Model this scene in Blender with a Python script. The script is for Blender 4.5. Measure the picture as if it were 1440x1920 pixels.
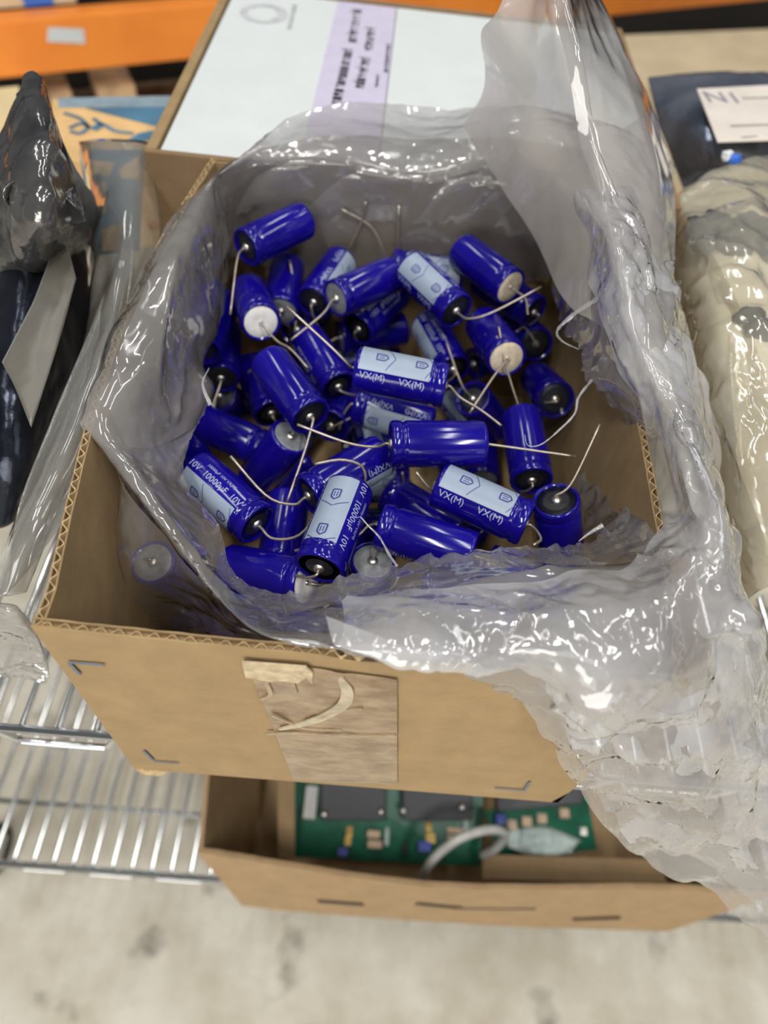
import bpy, bmesh, math, random
import numpy as np
from mathutils import Vector, Matrix, noise
random.seed(7)
S = bpy.context.scene
COL = S.collection
for o in list(bpy.data.objects):
    bpy.data.objects.remove(o)

# ------------------------------------------------------------------ camera
F = 1327.0
CAM = np.array([-0.0072941, -0.1246132, 0.4857212])
ROT = np.array([[0.99533795, -0.09147909, -0.03056052],
                [0.05656818, 0.81033168, -0.5832346],
                [0.07811793, 0.57878678, 0.81172868]])
cd = bpy.data.cameras.new('camera')
cd.sensor_fit = 'HORIZONTAL'
cd.sensor_width = 36.0
cd.lens = F / 1440.0 * 36.0
cd.clip_start = 0.01
cd.dof.use_dof = True
cd.dof.focus_distance = 0.365
cd.dof.aperture_fstop = 6.5
cam = bpy.data.objects.new('camera', cd)
COL.objects.link(cam)
M4 = Matrix.Identity(4)
for i in range(3):
    for j in range(3):
        M4[i][j] = ROT[i][j]
    M4[i][3] = CAM[i]
cam.matrix_world = M4
S.camera = cam

# ------------------------------------------------------------------ light
w = bpy.data.worlds.new('world')
S.world = w
w.use_nodes = True
bg = w.node_tree.nodes['Background']
bg.inputs[0].default_value = (0.93, 0.96, 1.0, 1)
bg.inputs[1].default_value = 0.10

def area(name, loc, target, sx, sy, power, col=(1, 1, 1)):
    l = bpy.data.lights.new(name, 'AREA')
    l.shape = 'RECTANGLE'
    l.size, l.size_y, l.energy, l.color = sx, sy, power, col
    o = bpy.data.objects.new(name, l)
    COL.objects.link(o)
    o.location = loc
    d = Vector(target) - Vector(loc)
    o.rotation_euler = d.to_track_quat('-Z', 'Y').to_euler()
    return o

# unseen broad light added behind the viewer, and the hall's strip lights
area('front_area_light', (-1.0, -4.2, 0.55), (0, 0.1, 0.1), 3.2, 2.0, 120, (1.0, 0.97, 0.92))
for k, (x, y) in enumerate([(-1.5, 2.2), (0.2, 2.2), (1.9, 2.2), (-1.5, 0.2), (0.35, 0.2), (1.9, 0.2), (-0.8, -1.5), (1.0, -1.5)]):
    area('strip_light', (x, y, 3.0), (x, y, 0), 0.14, 1.3, 13 if y > -1 else 46, (1.0, 0.98, 0.95))

vs = S.view_settings
vs.view_transform = 'Standard'
vs.look = 'None'
vs.gamma = 1.0
vs.use_curve_mapping = False
vs.exposure = 0.16
S.cycles.max_bounces = 5
S.cycles.diffuse_bounces = 2
S.cycles.glossy_bounces = 2
S.cycles.transmission_bounces = 4
S.cycles.transparent_max_bounces = 10
S.cycles.use_adaptive_sampling = True
S.cycles.adaptive_threshold = 0.03

# ------------------------------------------------------------------ helpers
def at(px, py, z):
    d = ROT @ np.array([(px - 720) / F, -(py - 960) / F, -1.0])
    t = (z - CAM[2]) / d[2]
    return Vector(CAM + t * d)

def tag(o, label=None, cat=None, group=None, kind=None):
    if label: o['label'] = label
    if cat: o['category'] = cat
    if group: o['group'] = group
    if kind: o['kind'] = kind
    return o

def link(name, me, mat=None, parent=None, mw=None):
    o = bpy.data.objects.new(name, me)
    COL.objects.link(o)
    if mat is not None and len(me.materials) == 0:
        me.materials.append(mat)
    if mw is not None: o.matrix_world = mw
    if parent is not None:
        o.parent = parent
        o.matrix_parent_inverse = Matrix.Identity(4)
        if mw is None:
            o.matrix_parent_inverse = parent.matrix_world.inverted()
    return o

def empty(name, loc=(0, 0, 0), mw=None):
    o = bpy.data.objects.new(name, None)
    o.empty_display_size = 0.02
    COL.objects.link(o)
    o.matrix_world = mw if mw is not None else Matrix.Translation(Vector(loc))
    return o

def mesh(name, verts, faces, smooth=False):
    me = bpy.data.meshes.new(name)
    me.from_pydata([tuple(v) for v in verts], [], faces)
    me.validate()
    if smooth:
        me.polygons.foreach_set('use_smooth', [True] * len(me.polygons))
    me.update()
    return me

def hexa(p, q):
    """solid between quad p (4 corners) and quad q"""
    v = list(p) + list(q)
    f = [(0, 1, 2, 3), (7, 6, 5, 4), (0, 4, 5, 1), (1, 5, 6, 2), (2, 6, 7, 3), (3, 7, 4, 0)]
    return v, f

def box_mesh(name, lo, hi, bev=0.0):
    bm = bmesh.new()
    v, f = hexa([(lo[0], lo[1], lo[2]), (lo[0], hi[1], lo[2]), (hi[0], hi[1], lo[2]), (hi[0], lo[1], lo[2])],
                [(lo[0], lo[1], hi[2]), (lo[0], hi[1], hi[2]), (hi[0], hi[1], hi[2]), (hi[0], lo[1], hi[2])])
    bv = [bm.verts.new(x) for x in v]
    for a in f: bm.faces.new([bv[i] for i in a])
    bmesh.ops.recalc_face_normals(bm, faces=bm.faces)
    if bev:
        bmesh.ops.bevel(bm, geom=list(bm.edges), offset=bev, segments=2, affect='EDGES', profile=0.6)
    me = bpy.data.meshes.new(name)
    bm.to_mesh(me); bm.free()
    return me

def up_quad(q):
    n = (q[1] - q[0]).cross(q[3] - q[0])
    return q if n.z > 0 else q[::-1]

def slab_mesh(name, quad, thick, bev=0.0):
    """quad = 4 world corners, extruded by thick along its normal"""
    a, b, c, d = [Vector(x) for x in quad]
    n = (b - a).cross(d - a).normalized() * thick
    v, f = hexa([a, b, c, d], [a + n, b + n, c + n, d + n])
    bm = bmesh.new()
    bv = [bm.verts.new(x) for x in v]
    for x in f: bm.faces.new([bv[i] for i in x])
    bmesh.ops.recalc_face_normals(bm, faces=bm.faces)
    if bev:
        bmesh.ops.bevel(bm, geom=list(bm.edges), offset=bev, segments=2, affect='EDGES', profile=0.6)
    me = bpy.data.meshes.new(name)
    bm.to_mesh(me); bm.free()
    return me

def cr(P, n, closed=False):
    """Catmull-Rom through P (k x d array) -> n samples"""
    P = np.asarray(P, float); k = len(P)
    out = []
    segs = k if closed else k - 1
    for i in range(n):
        t = i / (n if closed else n - 1) * segs
        s = min(int(t), segs - 1); u = t - s
        def g(j): return P[j % k] if closed else P[min(max(j, 0), k - 1)]
        p0, p1, p2, p3 = g(s - 1), g(s), g(s + 1), g(s + 2)
        if not closed:
            if s == 0: p0 = 2 * p1 - p2
            if s == segs - 1: p3 = 2 * p2 - p1
        out.append(0.5 * (2 * p1 + (p2 - p0) * u + (2 * p0 - 5 * p1 + 4 * p2 - p3) * u * u + (3 * p1 - p0 - 3 * p2 + p3) * u ** 3))
    return np.array(out)

def tube_mesh(name, pts, r, n=16, sides=8, r_end=None):
    P = cr([tuple(p) for p in pts], n) if len(pts) > 2 else np.array([tuple(p) for p in pts])
    k = len(P)
    verts, faces = [], []
    up = None
    for i in range(k):
        t = Vector(P[min(i + 1, k - 1)] - P[max(i - 1, 0)]).normalized()
        if up is None:
            up = t.orthogonal().normalized()
        up = (up - t * up.dot(t)).normalized()
        b = t.cross(up)
        rr = r if r_end is None else r + (r_end - r) * i / (k - 1)
        for s in range(sides):
            a = 2 * math.pi * s / sides
            verts.append(Vector(P[i]) + (up * math.cos(a) + b * math.sin(a)) * rr)
    for i in range(k - 1):
        for s in range(sides):
            s2 = (s + 1) % sides
            faces.append((i * sides + s, i * sides + s2, (i + 1) * sides + s2, (i + 1) * sides + s))
    faces.append(tuple(range(sides))[::-1])
    faces.append(tuple(range((k - 1) * sides, k * sides)))
    return mesh(name, verts, faces, True)

def lathe(name, prof, sides=40, smooth=True):
    verts, faces = [], []
    for r, z in prof:
        for s in range(sides):
            a = 2 * math.pi * s / sides
            verts.append((r * math.cos(a), r * math.sin(a), z))
    for i in range(len(prof) - 1):
        for s in range(sides):
            s2 = (s + 1) % sides
            faces.append((i * sides + s, i * sides + s2, (i + 1) * sides + s2, (i + 1) * sides + s))
    faces.append(tuple(range(sides))[::-1])
    faces.append(tuple(range((len(prof) - 1) * sides, len(prof) * sides)))
    return mesh(name, verts, faces, smooth)

def ridged(v, s, seed=0.0):
    n = noise.noise(Vector((v[0] * s + seed, v[1] * s - seed * 1.7, v[2] * s + seed * 0.6)))
    return 1 - 2.6 * abs(n)

def grid_surface(ctrl, nu, nv, closed_u=False):
    """ctrl[u][v] = Vector; returns nu x nv x 3 numpy"""
    C = np.array([[tuple(p) for p in col] for col in ctrl])
    ku, kv, _ = C.shape
    A = np.array([cr(C[i], nv) for i in range(ku)])
    B = np.array([cr(A[:, j], nu, closed_u) for j in range(nv)])
    return B.transpose(1, 0, 2)

def normals(G, closed_u=False):
    if closed_u:
        du = np.roll(G, -1, 0) - np.roll(G, 1, 0)
    else:
        du = np.gradient(G, axis=0)
    dv = np.gradient(G, axis=1)
    n = np.cross(du, dv)
    return n / (np.linalg.norm(n, axis=2, keepdims=True) + 1e-12)

def crumple(G, amp, scale, seed=0.0, closed_u=False, stretch=(1, 1, 1), fine=0.35, big=0.6):
    N = normals(G, closed_u)
    H = np.zeros(G.shape[:2])
    for i in range(G.shape[0]):
        for j in range(G.shape[1]):
            p = (G[i, j, 0] * stretch[0], G[i, j, 1] * stretch[1], G[i, j, 2] * stretch[2])
            w_ = 0.25 / scale
            p = (p[0] + w_ * noise.noise(Vector((p[0] * scale * .8, p[1] * scale * .8, seed))), p[1] + w_ * noise.noise(Vector((p[1] * scale * .8, p[2] * scale * .8, seed + 5))), p[2])
            h = ridged(p, scale * 0.7, seed) * 0.8 + fine * 0.6 * ridged(p, scale * 1.9, seed + 3.1)
            h += 0.07 * ridged(p, scale * 4.5, seed + 8.3)
            h += big * noise.noise(Vector((p[0] * scale * 0.35 + seed, p[1] * scale * 0.35, p[2] * scale * 0.35)))
            H[i, j] = h
    if callable(amp):
        A = np.array([[amp(i / (G.shape[0] - 1), j / (G.shape[1] - 1)) for j in range(G.shape[1])] for i in range(G.shape[0])])
    else:
        A = amp
    return G + N * (H * A)[:, :, None]

def grid_mesh(name, G, closed_u=False, keep=None, flip=False):
    nu, nv, _ = G.shape
    verts = G.reshape(-1, 3)
    faces = []
    for i in range(nu if closed_u else nu - 1):
        i2 = (i + 1) % nu
        for j in range(nv - 1):
            if keep is not None and not keep(i / nu, j / (nv - 1)): continue
            q = (i * nv + j, i2 * nv + j, i2 * nv + j + 1, i * nv + j + 1)
            faces.append(q[::-1] if flip else q)
    return mesh(name, verts, faces, True)

def text_mesh(name, body, size):
    c = bpy.data.curves.new(name, 'FONT')
    c.body = body; c.size = size; c.resolution_u = 2
    c.align_x = 'CENTER'; c.align_y = 'CENTER'
    o = bpy.data.objects.new(name, c)
    COL.objects.link(o)
    bpy.context.view_layer.update()
    me = bpy.data.meshes.new_from_object(o.evaluated_get(bpy.context.evaluated_depsgraph_get()))
    bpy.data.objects.remove(o)
    bpy.data.curves.remove(c)
    return me

# ------------------------------------------------------------------ materials
def mat(name):
    m = bpy.data.materials.new(name)
    m.use_nodes = True
    nt = m.node_tree
    b = nt.nodes['Principled BSDF']
    return m, nt, b

def noise_col(nt, b, c1, c2, scale, detail=2.0, rough=0.6, stretch=(1, 1, 1), lo=0.35, hi=0.65):
    tc = nt.nodes.new('ShaderNodeTexCoord')
    mp = nt.nodes.new('ShaderNodeMapping')
    mp.inputs['Scale'].default_value = stretch
    nz = nt.nodes.new('ShaderNodeTexNoise')
    nz.inputs['Scale'].default_value = scale
    nz.inputs['Detail'].default_value = detail
    nz.inputs['Roughness'].default_value = rough
    rp = nt.nodes.new('ShaderNodeValToRGB')
    rp.color_ramp.elements[0].position = lo
    rp.color_ramp.elements[1].position = hi
    rp.color_ramp.elements[0].color = (*c1, 1)
    rp.color_ramp.elements[1].color = (*c2, 1)
    nt.links.new(tc.outputs['Object'], mp.inputs[0])
    nt.links.new(mp.outputs[0], nz.inputs['Vector'])
    nt.links.new(nz.outputs['Fac'], rp.inputs[0])
    nt.links.new(rp.outputs[0], b.inputs['Base Color'])
    return tc, mp, nz, rp

def bump(nt, b, src, strength, dist):
    bp = nt.nodes.new('ShaderNodeBump')
    bp.inputs['Strength'].default_value = strength
    bp.inputs['Distance'].default_value = dist
    nt.links.new(src, bp.inputs['Height'])
    nt.links.new(bp.outputs[0], b.inputs['Normal'])
    return bp

def simple(name, col, rough=0.5, metal=0.0, var=0.12, scale=60.0, bmp=0.0, coat=0.0, spec=0.5):
    m, nt, b = mat(name)
    c1 = tuple(max(0, c * (1 - var)) for c in col); c2 = tuple(min(1, c * (1 + var)) for c in col)
    tc, mp, nz, rp = noise_col(nt, b, c1, c2, scale)
    b.inputs['Roughness'].default_value = rough
    b.inputs['Metallic'].default_value = metal
    b.inputs['Specular IOR Level'].default_value = spec
    b.inputs['Coat Weight'].default_value = coat
    b.inputs['Coat Roughness'].default_value = 0.06
    if bmp: bump(nt, b, nz.outputs['Fac'], bmp, 0.001)
    return m

def cardboard(name, col, axis=0, flute=150.0):
    m, nt, b = mat(name)
    c1 = tuple(c * 0.90 for c in col); c2 = tuple(min(1, c * 1.08) for c in col)
    tc, mp, nz, rp = noise_col(nt, b, c1, c2, 35.0, 6.0, 0.7)
    b.inputs['Roughness'].default_value = 0.78
    b.inputs['Specular IOR Level'].default_value = 0.25
    wv = nt.nodes.new('ShaderNodeTexWave')
    wv.bands_direction = 'XYZ'[axis]
    wv.inputs['Scale'].default_value = flute / 6.283
    wv.inputs['Distortion'].default_value = 0.4
    nt.links.new(tc.outputs['Object'], wv.inputs['Vector'])
    ad = nt.nodes.new('ShaderNodeMath'); ad.operation = 'MULTIPLY_ADD'
    ad.inputs[1].default_value = 0.5
    nt.links.new(wv.outputs['Fac'], ad.inputs[0])
    n2 = nt.nodes.new('ShaderNodeTexNoise'); n2.inputs['Scale'].default_value = 300.0; n2.inputs['Detail'].default_value = 4
    nt.links.new(tc.outputs['Object'], n2.inputs['Vector'])
    nt.links.new(n2.outputs['Fac'], ad.inputs[2])
    bump(nt, b, ad.outputs[0], 0.35, 0.0006)
    return m

def film(name, tint=(0.70, 0.69, 0.68), milk=0.30, rough=0.10, bscale=90.0, bstr=0.45, transp=(0.96, 0.96, 0.97), var=0.15, stretch=(1, 1, 1)):
    """thin polyethylene: clear transmission, milky scatter on both sides, glossy skin with fine crinkles"""
    m, nt, b = mat(name)
    out = nt.nodes['Material Output']
    nt.nodes.remove(b)
    N = nt.nodes.new; L = nt.links.new
    tc = N('ShaderNodeTexCoord')
    mp = N('ShaderNodeMapping'); mp.inputs['Scale'].default_value = stretch
    L(tc.outputs['Object'], mp.inputs[0])
    n1 = N('ShaderNodeTexNoise'); n1.inputs['Scale'].default_value = bscale; n1.inputs['Detail'].default_value = 1.0
    n1.noise_dimensions = '3D'
    L(mp.outputs[0], n1.inputs['Vector'])
    bp = N('ShaderNodeBump'); bp.inputs['Strength'].default_value = bstr; bp.inputs['Distance'].default_value = 0.003
    L(n1.outputs['Fac'], bp.inputs['Height'])
    tr = N('ShaderNodeBsdfTransparent'); tr.inputs[0].default_value = (*transp, 1)
    df = N('ShaderNodeBsdfDiffuse'); df.inputs[0].default_value = (*tint, 1)
    tl = N('ShaderNodeBsdfTranslucent'); tl.inputs[0].default_value = (*tint, 1)
    dm = N('ShaderNodeMixShader'); dm.inputs[0].default_value = 0.4
    L(df.outputs[0], dm.inputs[1]); L(tl.outputs[0], dm.inputs[2])
    mk = N('ShaderNodeMixShader')
    n2 = N('ShaderNodeTexNoise'); n2.inputs['Scale'].default_value = 14.0; n2.inputs['Detail'].default_value = 2.0
    L(tc.outputs['Object'], n2.inputs['Vector'])
    mr = N('ShaderNodeMapRange'); mr.inputs['From Min'].default_value = 0.3; mr.inputs['From Max'].default_value = 0.7
    mr.inputs['To Min'].default_value = max(0, milk - var); mr.inputs['To Max'].default_value = milk + var
    L(n2.outputs['Fac'], mr.inputs['Value'])
    L(mr.outputs[0], mk.inputs[0]); L(tr.outputs[0], mk.inputs[1]); L(dm.outputs[0], mk.inputs[2])
    gl = N('ShaderNodeBsdfGlossy'); gl.inputs['Roughness'].default_value = rough; gl.inputs[0].default_value = (1, 1, 1, 1)
    L(bp.outputs[0], gl.inputs['Normal']); L(bp.outputs[0], df.inputs['Normal'])
    fr = N('ShaderNodeFresnel'); fr.inputs['IOR'].default_value = 1.52
    L(bp.outputs[0], fr.inputs['Normal'])
    # a thin film reflects alike from both sides
    ge = N('ShaderNodeNewGeometry')
    io = N('ShaderNodeMapRange'); io.inputs['To Min'].default_value = 1.5; io.inputs['To Max'].default_value = 1 / 1.5
    L(ge.outputs['Backfacing'], io.inputs['Value']); L(io.outputs[0], fr.inputs['IOR'])
    fm = N('ShaderNodeMath'); fm.operation = 'MULTIPLY'; fm.inputs[1].default_value = 1.9; fm.use_clamp = True
    L(fr.outputs[0], fm.inputs[0])
    mx = N('ShaderNodeMixShader')
    L(fm.outputs[0], mx.inputs[0]); L(mk.outputs[0], mx.inputs[1]); L(gl.outputs[0], mx.inputs[2])
    L(mx.outputs[0], out.inputs['Surface'])
    return m

KRAFT = (0.335, 0.23, 0.115)
m_card_x = cardboard('kraft_cardboard_x', KRAFT, 0)
m_card_y = cardboard('kraft_cardboard_y', KRAFT, 1)
m_card_low = cardboard('worn_cardboard', (0.345, 0.235, 0.125), 0)
m_card_rear = cardboard('brown_cardboard', (0.25, 0.165, 0.09), 0)
m_card_edge = simple('cut_cardboard_edge', (0.50, 0.36, 0.19), 0.85, var=0.2, scale=250)
m_dark_mark = simple('blue_grey_ink', (0.14, 0.16, 0.20), 0.8)
m_slot = simple('dark_cut_slot', (0.05, 0.032, 0.02), 0.9)
m_paper_tear = simple('torn_paper', (0.50, 0.40, 0.26), 0.8, var=0.2, scale=180, bmp=0.5)
m_blue = simple('blue_sleeve', (0.006, 0.0022, 0.20), 0.13, var=0.15, scale=20)
m_panel = simple('grey_print_panel', (0.29, 0.355, 0.455), 0.4, var=0.05)
m_print = simple('pale_print', (0.36, 0.41, 0.56), 0.45, var=0.05)
m_inkblue = simple('dark_blue_print', (0.03, 0.035, 0.20), 0.4)
m_black = simple('black_rubber', (0.012, 0.012, 0.014), 0.45)
m_white = simple('white_fibre_disc', (0.80, 0.79, 0.78), 0.6, var=0.06, scale=250)
m_cream = simple('cream_fibre_disc', (0.70, 0.60, 0.45), 0.65, var=0.15, scale=250)
m_greyend = simple('grey_end_disc', (0.22, 0.23, 0.24), 0.4, var=0.2, scale=200)
m_nub = simple('tinned_metal', (0.72, 0.69, 0.63), 0.35, 1.0, var=0.1)
m_lead = simple('tinned_wire', (0.46, 0.40, 0.335), 0.42, 0.85, var=0.15, scale=120)
m_chrome = simple('chrome_wire', (0.74, 0.76, 0.78), 0.22, 1.0, var=0.06)
m_zinc = simple('galvanised_steel', (0.45, 0.46, 0.48), 0.4, 0.9, var=0.1)
m_orange = simple('orange_rack_paint', (1.0, 0.29, 0.04), 0.42, var=0.10, scale=6)
m_whitelab = simple('white_paper', (0.66, 0.70, 0.70), 0.6, var=0.02, scale=20)
m_lav = simple('lavender_print', (0.58, 0.54, 0.68), 0.6, var=0.03)
m_greyink = simple('grey_print', (0.24, 0.23, 0.28), 0.6)
m_paleink = simple('pale_grey_print', (0.52, 0.53, 0.55), 0.6)
m_wood = simple('pallet_wood', (0.52, 0.34, 0.19), 0.75, var=0.25, scale=18)
m_palewood = simple('pale_board', (0.80, 0.62, 0.34), 0.7, var=0.08, scale=8)
m_shade = simple('shade_black', (0.02, 0.017, 0.015), 0.9)  # near-black colour stands in for the shade under the rack
m_tan = simple('tan_carton', (0.66, 0.53, 0.34), 0.75, var=0.08, scale=9)
m_bluecart = simple('blue_print', (0.05, 0.17, 0.62), 0.5)
m_teal = simple('petrol_blue_print', (0.075, 0.19, 0.29), 0.5, var=0.2, scale=14)
m_orangetan = simple('orange_tan_board', (0.72, 0.46, 0.20), 0.6, var=0.15, scale=22)
m_pcb = simple('green_solder_mask', (0.006, 0.10, 0.055), 0.35, var=0.25, scale=45, coat=0.3)
m_chip = simple('black_plastic', (0.02, 0.02, 0.024), 0.4)
m_gold = simple('gold_contact', (0.62, 0.42, 0.14), 0.4, 0.6)
m_bluecomp = simple('blue_component', (0.07, 0.10, 0.40), 0.4)
m_tancomp = simple('tan_component', (0.55, 0.40, 0.28), 0.5)
m_cable = simple('grey_white_cable', (0.50, 0.50, 0.47), 0.45)
m_foam = simple('pale_foam', (0.42, 0.50, 0.48), 0.8, var=0.25, scale=60, bmp=0.6)
m_liner = simple('cream_foam_sheet', (0.78, 0.73, 0.60), 0.6, var=0.12, scale=12, bmp=0.2)
m_caster = simple('caster_rubber', (0.03, 0.03, 0.032), 0.6)

m_bag = film('clear_polythene', milk=0.46, var=0.16, rough=0.09, bscale=80, bstr=0.45, tint=(0.48, 0.46, 0.44))
m_bag2 = film('clear_polythene_thin', milk=0.25, var=0.12, rough=0.09, bscale=60, bstr=0.4)
m_bag3 = film('clear_polythene_double', milk=0.38, var=0.18, rough=0.08, bscale=85, bstr=0.55, tint=(0.84, 0.84, 0.85))
m_bagr = film('yellowed_polythene', tint=(0.82, 0.78, 0.67), milk=0.30, var=0.12, rough=0.12, bscale=60, bstr=0.5, transp=(0.95, 0.93, 0.86))
m_baggrey = film('grey_clear_polythene', tint=(0.42, 0.42, 0.39), milk=0.38, var=0.1, rough=0.12, bscale=40, bstr=0.3)

def antistatic(name, c1, c2, rough=0.16):
    m, nt, b = mat(name)
    tc, mp, nz, rp = noise_col(nt, b, c1, c2, 16.0, 5.0, 0.6)
    b.inputs['Metallic'].default_value = 0.75
    b.inputs['Roughness'].default_value = rough
    n2 = nt.nodes.new('ShaderNodeTexNoise'); n2.inputs['Scale'].default_value = 45; n2.inputs['Detail'].default_value = 4
    nt.links.new(tc.outputs['Object'], n2.inputs['Vector'])
    bump(nt, b, n2.outputs['Fac'], 0.5, 0.004)
    return m
m_anti = antistatic('dark_antistatic_film', (0.06, 0.065, 0.075), (0.24, 0.23, 0.22))
m_antinavy = antistatic('navy_antistatic_film', (0.008, 0.011, 0.018), (0.03, 0.035, 0.05), 0.25)
m_antiblue = antistatic('blue_grey_antistatic_film', (0.16, 0.19, 0.27), (0.33, 0.36, 0.44), 0.22)

def concrete():
    m, nt, b = mat('concrete')
    tc, mp, nz, rp = noise_col(nt, b, (0.48, 0.435, 0.34), (0.64, 0.61, 0.52), 9.0, 5.0, 0.65)
    n2 = nt.nodes.new('ShaderNodeTexNoise'); n2.inputs['Scale'].default_value = 11.0; n2.inputs['Detail'].default_value = 3.0
    nt.links.new(tc.outputs['Object'], n2.inputs['Vector'])
    r2 = nt.nodes.new('ShaderNodeValToRGB')
    r2.color_ramp.elements[0].position = 0.60; r2.color_ramp.elements[0].color = (0, 0, 0, 1)
    r2.color_ramp.elements[1].position = 0.74; r2.color_ramp.elements[1].color = (1, 1, 1, 1)
    nt.links.new(n2.outputs['Fac'], r2.inputs[0])
    mx = nt.nodes.new('ShaderNodeMix'); mx.data_type = 'RGBA'
    mx.inputs[7].default_value = (0.17, 0.15, 0.12, 1)
    nt.links.new(r2.outputs[0], mx.inputs[0])
    nt.links.new(rp.outputs[0], mx.inputs[6])
    nt.links.new(mx.outputs[2], b.inputs['Base Color'])
    b.inputs['Roughness'].default_value = 0.7
    bump(nt, b, nz.outputs['Fac'], 0.25, 0.003)
    return m
m_floor = concrete()

# ------------------------------------------------------------------ floor
FZ = -0.72
fl = link('floor', box_mesh('floor', (-6, -6, FZ - 0.1), (6, 8, FZ)), m_floor)
tag(fl, 'stained pale beige concrete floor', 'floor', kind='structure')

# ------------------------------------------------------------------ wire rack
rack = empty('wire_rack', (0.1, 0.3, FZ))
tag(rack, 'chrome wire shelving rack carrying all the boxes and bags', 'shelf rack')
X0, X1 = -0.50, 0.72
def rod(name, a, b, r, parent=rack, m=m_chrome, sides=8):
    return link(name, tube_mesh(name, [Vector(a), Vector(b)], r, sides=sides), m, parent)
def shelf(zt, yf, yb, rw, rr, bars, pitch=0.0248, xoff=0.0):
    # top of the wires is at zt
    x = X0 + 0.02 + xoff
    wm = tube_mesh('shelf_wire', [Vector((0, yf, 0)), Vector((0, yb, 0))], rw, sides=6)
    wm.materials.append(m_chrome)
    while x < X1 - 0.01:
        o = link('shelf_wire', wm, None, rack)
        o.matrix_parent_inverse = rack.matrix_world.inverted()
        o.location = (x, 0, zt - rw)
        x += pitch
    for y, r in [(yf, rr), (yb, rr)]:
        rod('shelf_rail', (X0, y, zt - rw), (X1, y, zt - rw), r)
    for y in bars:
        rod('cross_bar', (X0, y, zt - 2 * rw - 0.0035), (X1, y, zt - 2 * rw - 0.0035), 0.0038)
    for xx in (X0, X1):
        rod('shelf_rail', (xx, yf, zt - rw), (xx, yb, zt - rw), rr)
    # zigzag truss wire below the front and back rails
    for y in (yf, yb):
        pts = []
        xx = X0 + 0.0; per = 0.086; k = 0
        while xx < X1 - per:
            pts += [(xx, y, zt - 0.006), (xx + 0.010, y, zt - 0.026), (xx + 0.016, y, zt - 0.029), (xx + 0.066, y, zt - 0.029), (xx + 0.072, y, zt - 0.026), (xx + 0.082, y, zt - 0.006)]
            xx += per
        link('truss_wire', tube_mesh('truss_wire', [Vector(p) for p in pts], 0.0026, n=len(pts) * 3, sides=7), m_chrome, rack)
YB = 0.66
shelf(-0.001, 0.0205, YB, 0.0022, 0.0031, [0.22, 0.42], xoff=0.010)
shelf(-0.531, 0.0095, YB, 0.0027, 0.0046, [0.085, 0.30, 0.48])
for x in (X0, X1):
    for y in (0.045, YB - 0.03):
        p = rod('post', (x, y, FZ + 0.10), (x, y, 0.02), 0.0125, sides=14)
        fk = link('caster_fork', box_mesh('caster_fork', (x - 0.022, y - 0.02, FZ + 0.045), (x + 0.022, y + 0.02, FZ + 0.10), 0.004), m_zinc, rack)
        wl = link('caster_wheel', lathe('caster_wheel', [(0.004, -0.013), (0.034, -0.013), (0.038, -0.008), (0.038, 0.008), (0.034, 0.013), (0.004, 0.013)], 28), m_caster)
        wl.matrix_world = Matrix.Translation((x, y, FZ + 0.038)) @ Matrix.Rotation(math.pi / 2, 4, 'Y')
        wl.parent = rack; wl.matrix_parent_inverse = rack.matrix_world.inverted()

# ------------------------------------------------------------------ main cardboard box
BW, BD, BH, T = 0.14, 0.377, 0.207, 0.0042
mb = empty('cardboard_box', (0, BD / 2, 0.0))
tag(mb, 'open kraft cardboard box with a bag of blue capacitors inside', 'box')

def flutes(name, a, b, nrm, z_f, pitch, parent):
    """cut corrugated edge along a-b on top of a wall: two liners and the wavy medium"""
    a = Vector(a); b = Vector(b); n = Vector(nrm)
    L = (b - a).length; d = (b - a) / L
    k = int(L / (pitch / 6))
    verts, faces = [], []
    for i in range(k + 1):
        s = L * i / k
        wv = math.sin(2 * math.pi * s / pitch)
        jit = 0.0006 * noise.noise(Vector((s * 60, 3.3, 1.1))) + 0.0003 * noise.noise(Vector((s * 300, 1.3, 7.1)))
        bow = z_f(s / L)
        base = a + d * s + n * bow
        for off, wd in ((wv * (T * 0.34), 0.0003),):
            p = base + n * (T / 2 + off)
            q0, q1 = p - n * wd, p + n * wd
            verts += [q0 + Vector((0, 0, -0.004)), q0 + Vector((0, 0, 0.0006 + jit)), q1 + Vector((0, 0, 0.0006 + jit)), q1 + Vector((0, 0, -0.004))]
    for i in range(k):
        for j in range(3):
            faces.append((i * 4 + j, i * 4 + j + 1, (i + 1) * 4 + j + 1, (i + 1) * 4 + j))
    o = link(name, mesh(name, verts, faces, False), m_card_edge, parent)
    o['kind'] = 'stuff'
    return o

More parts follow.
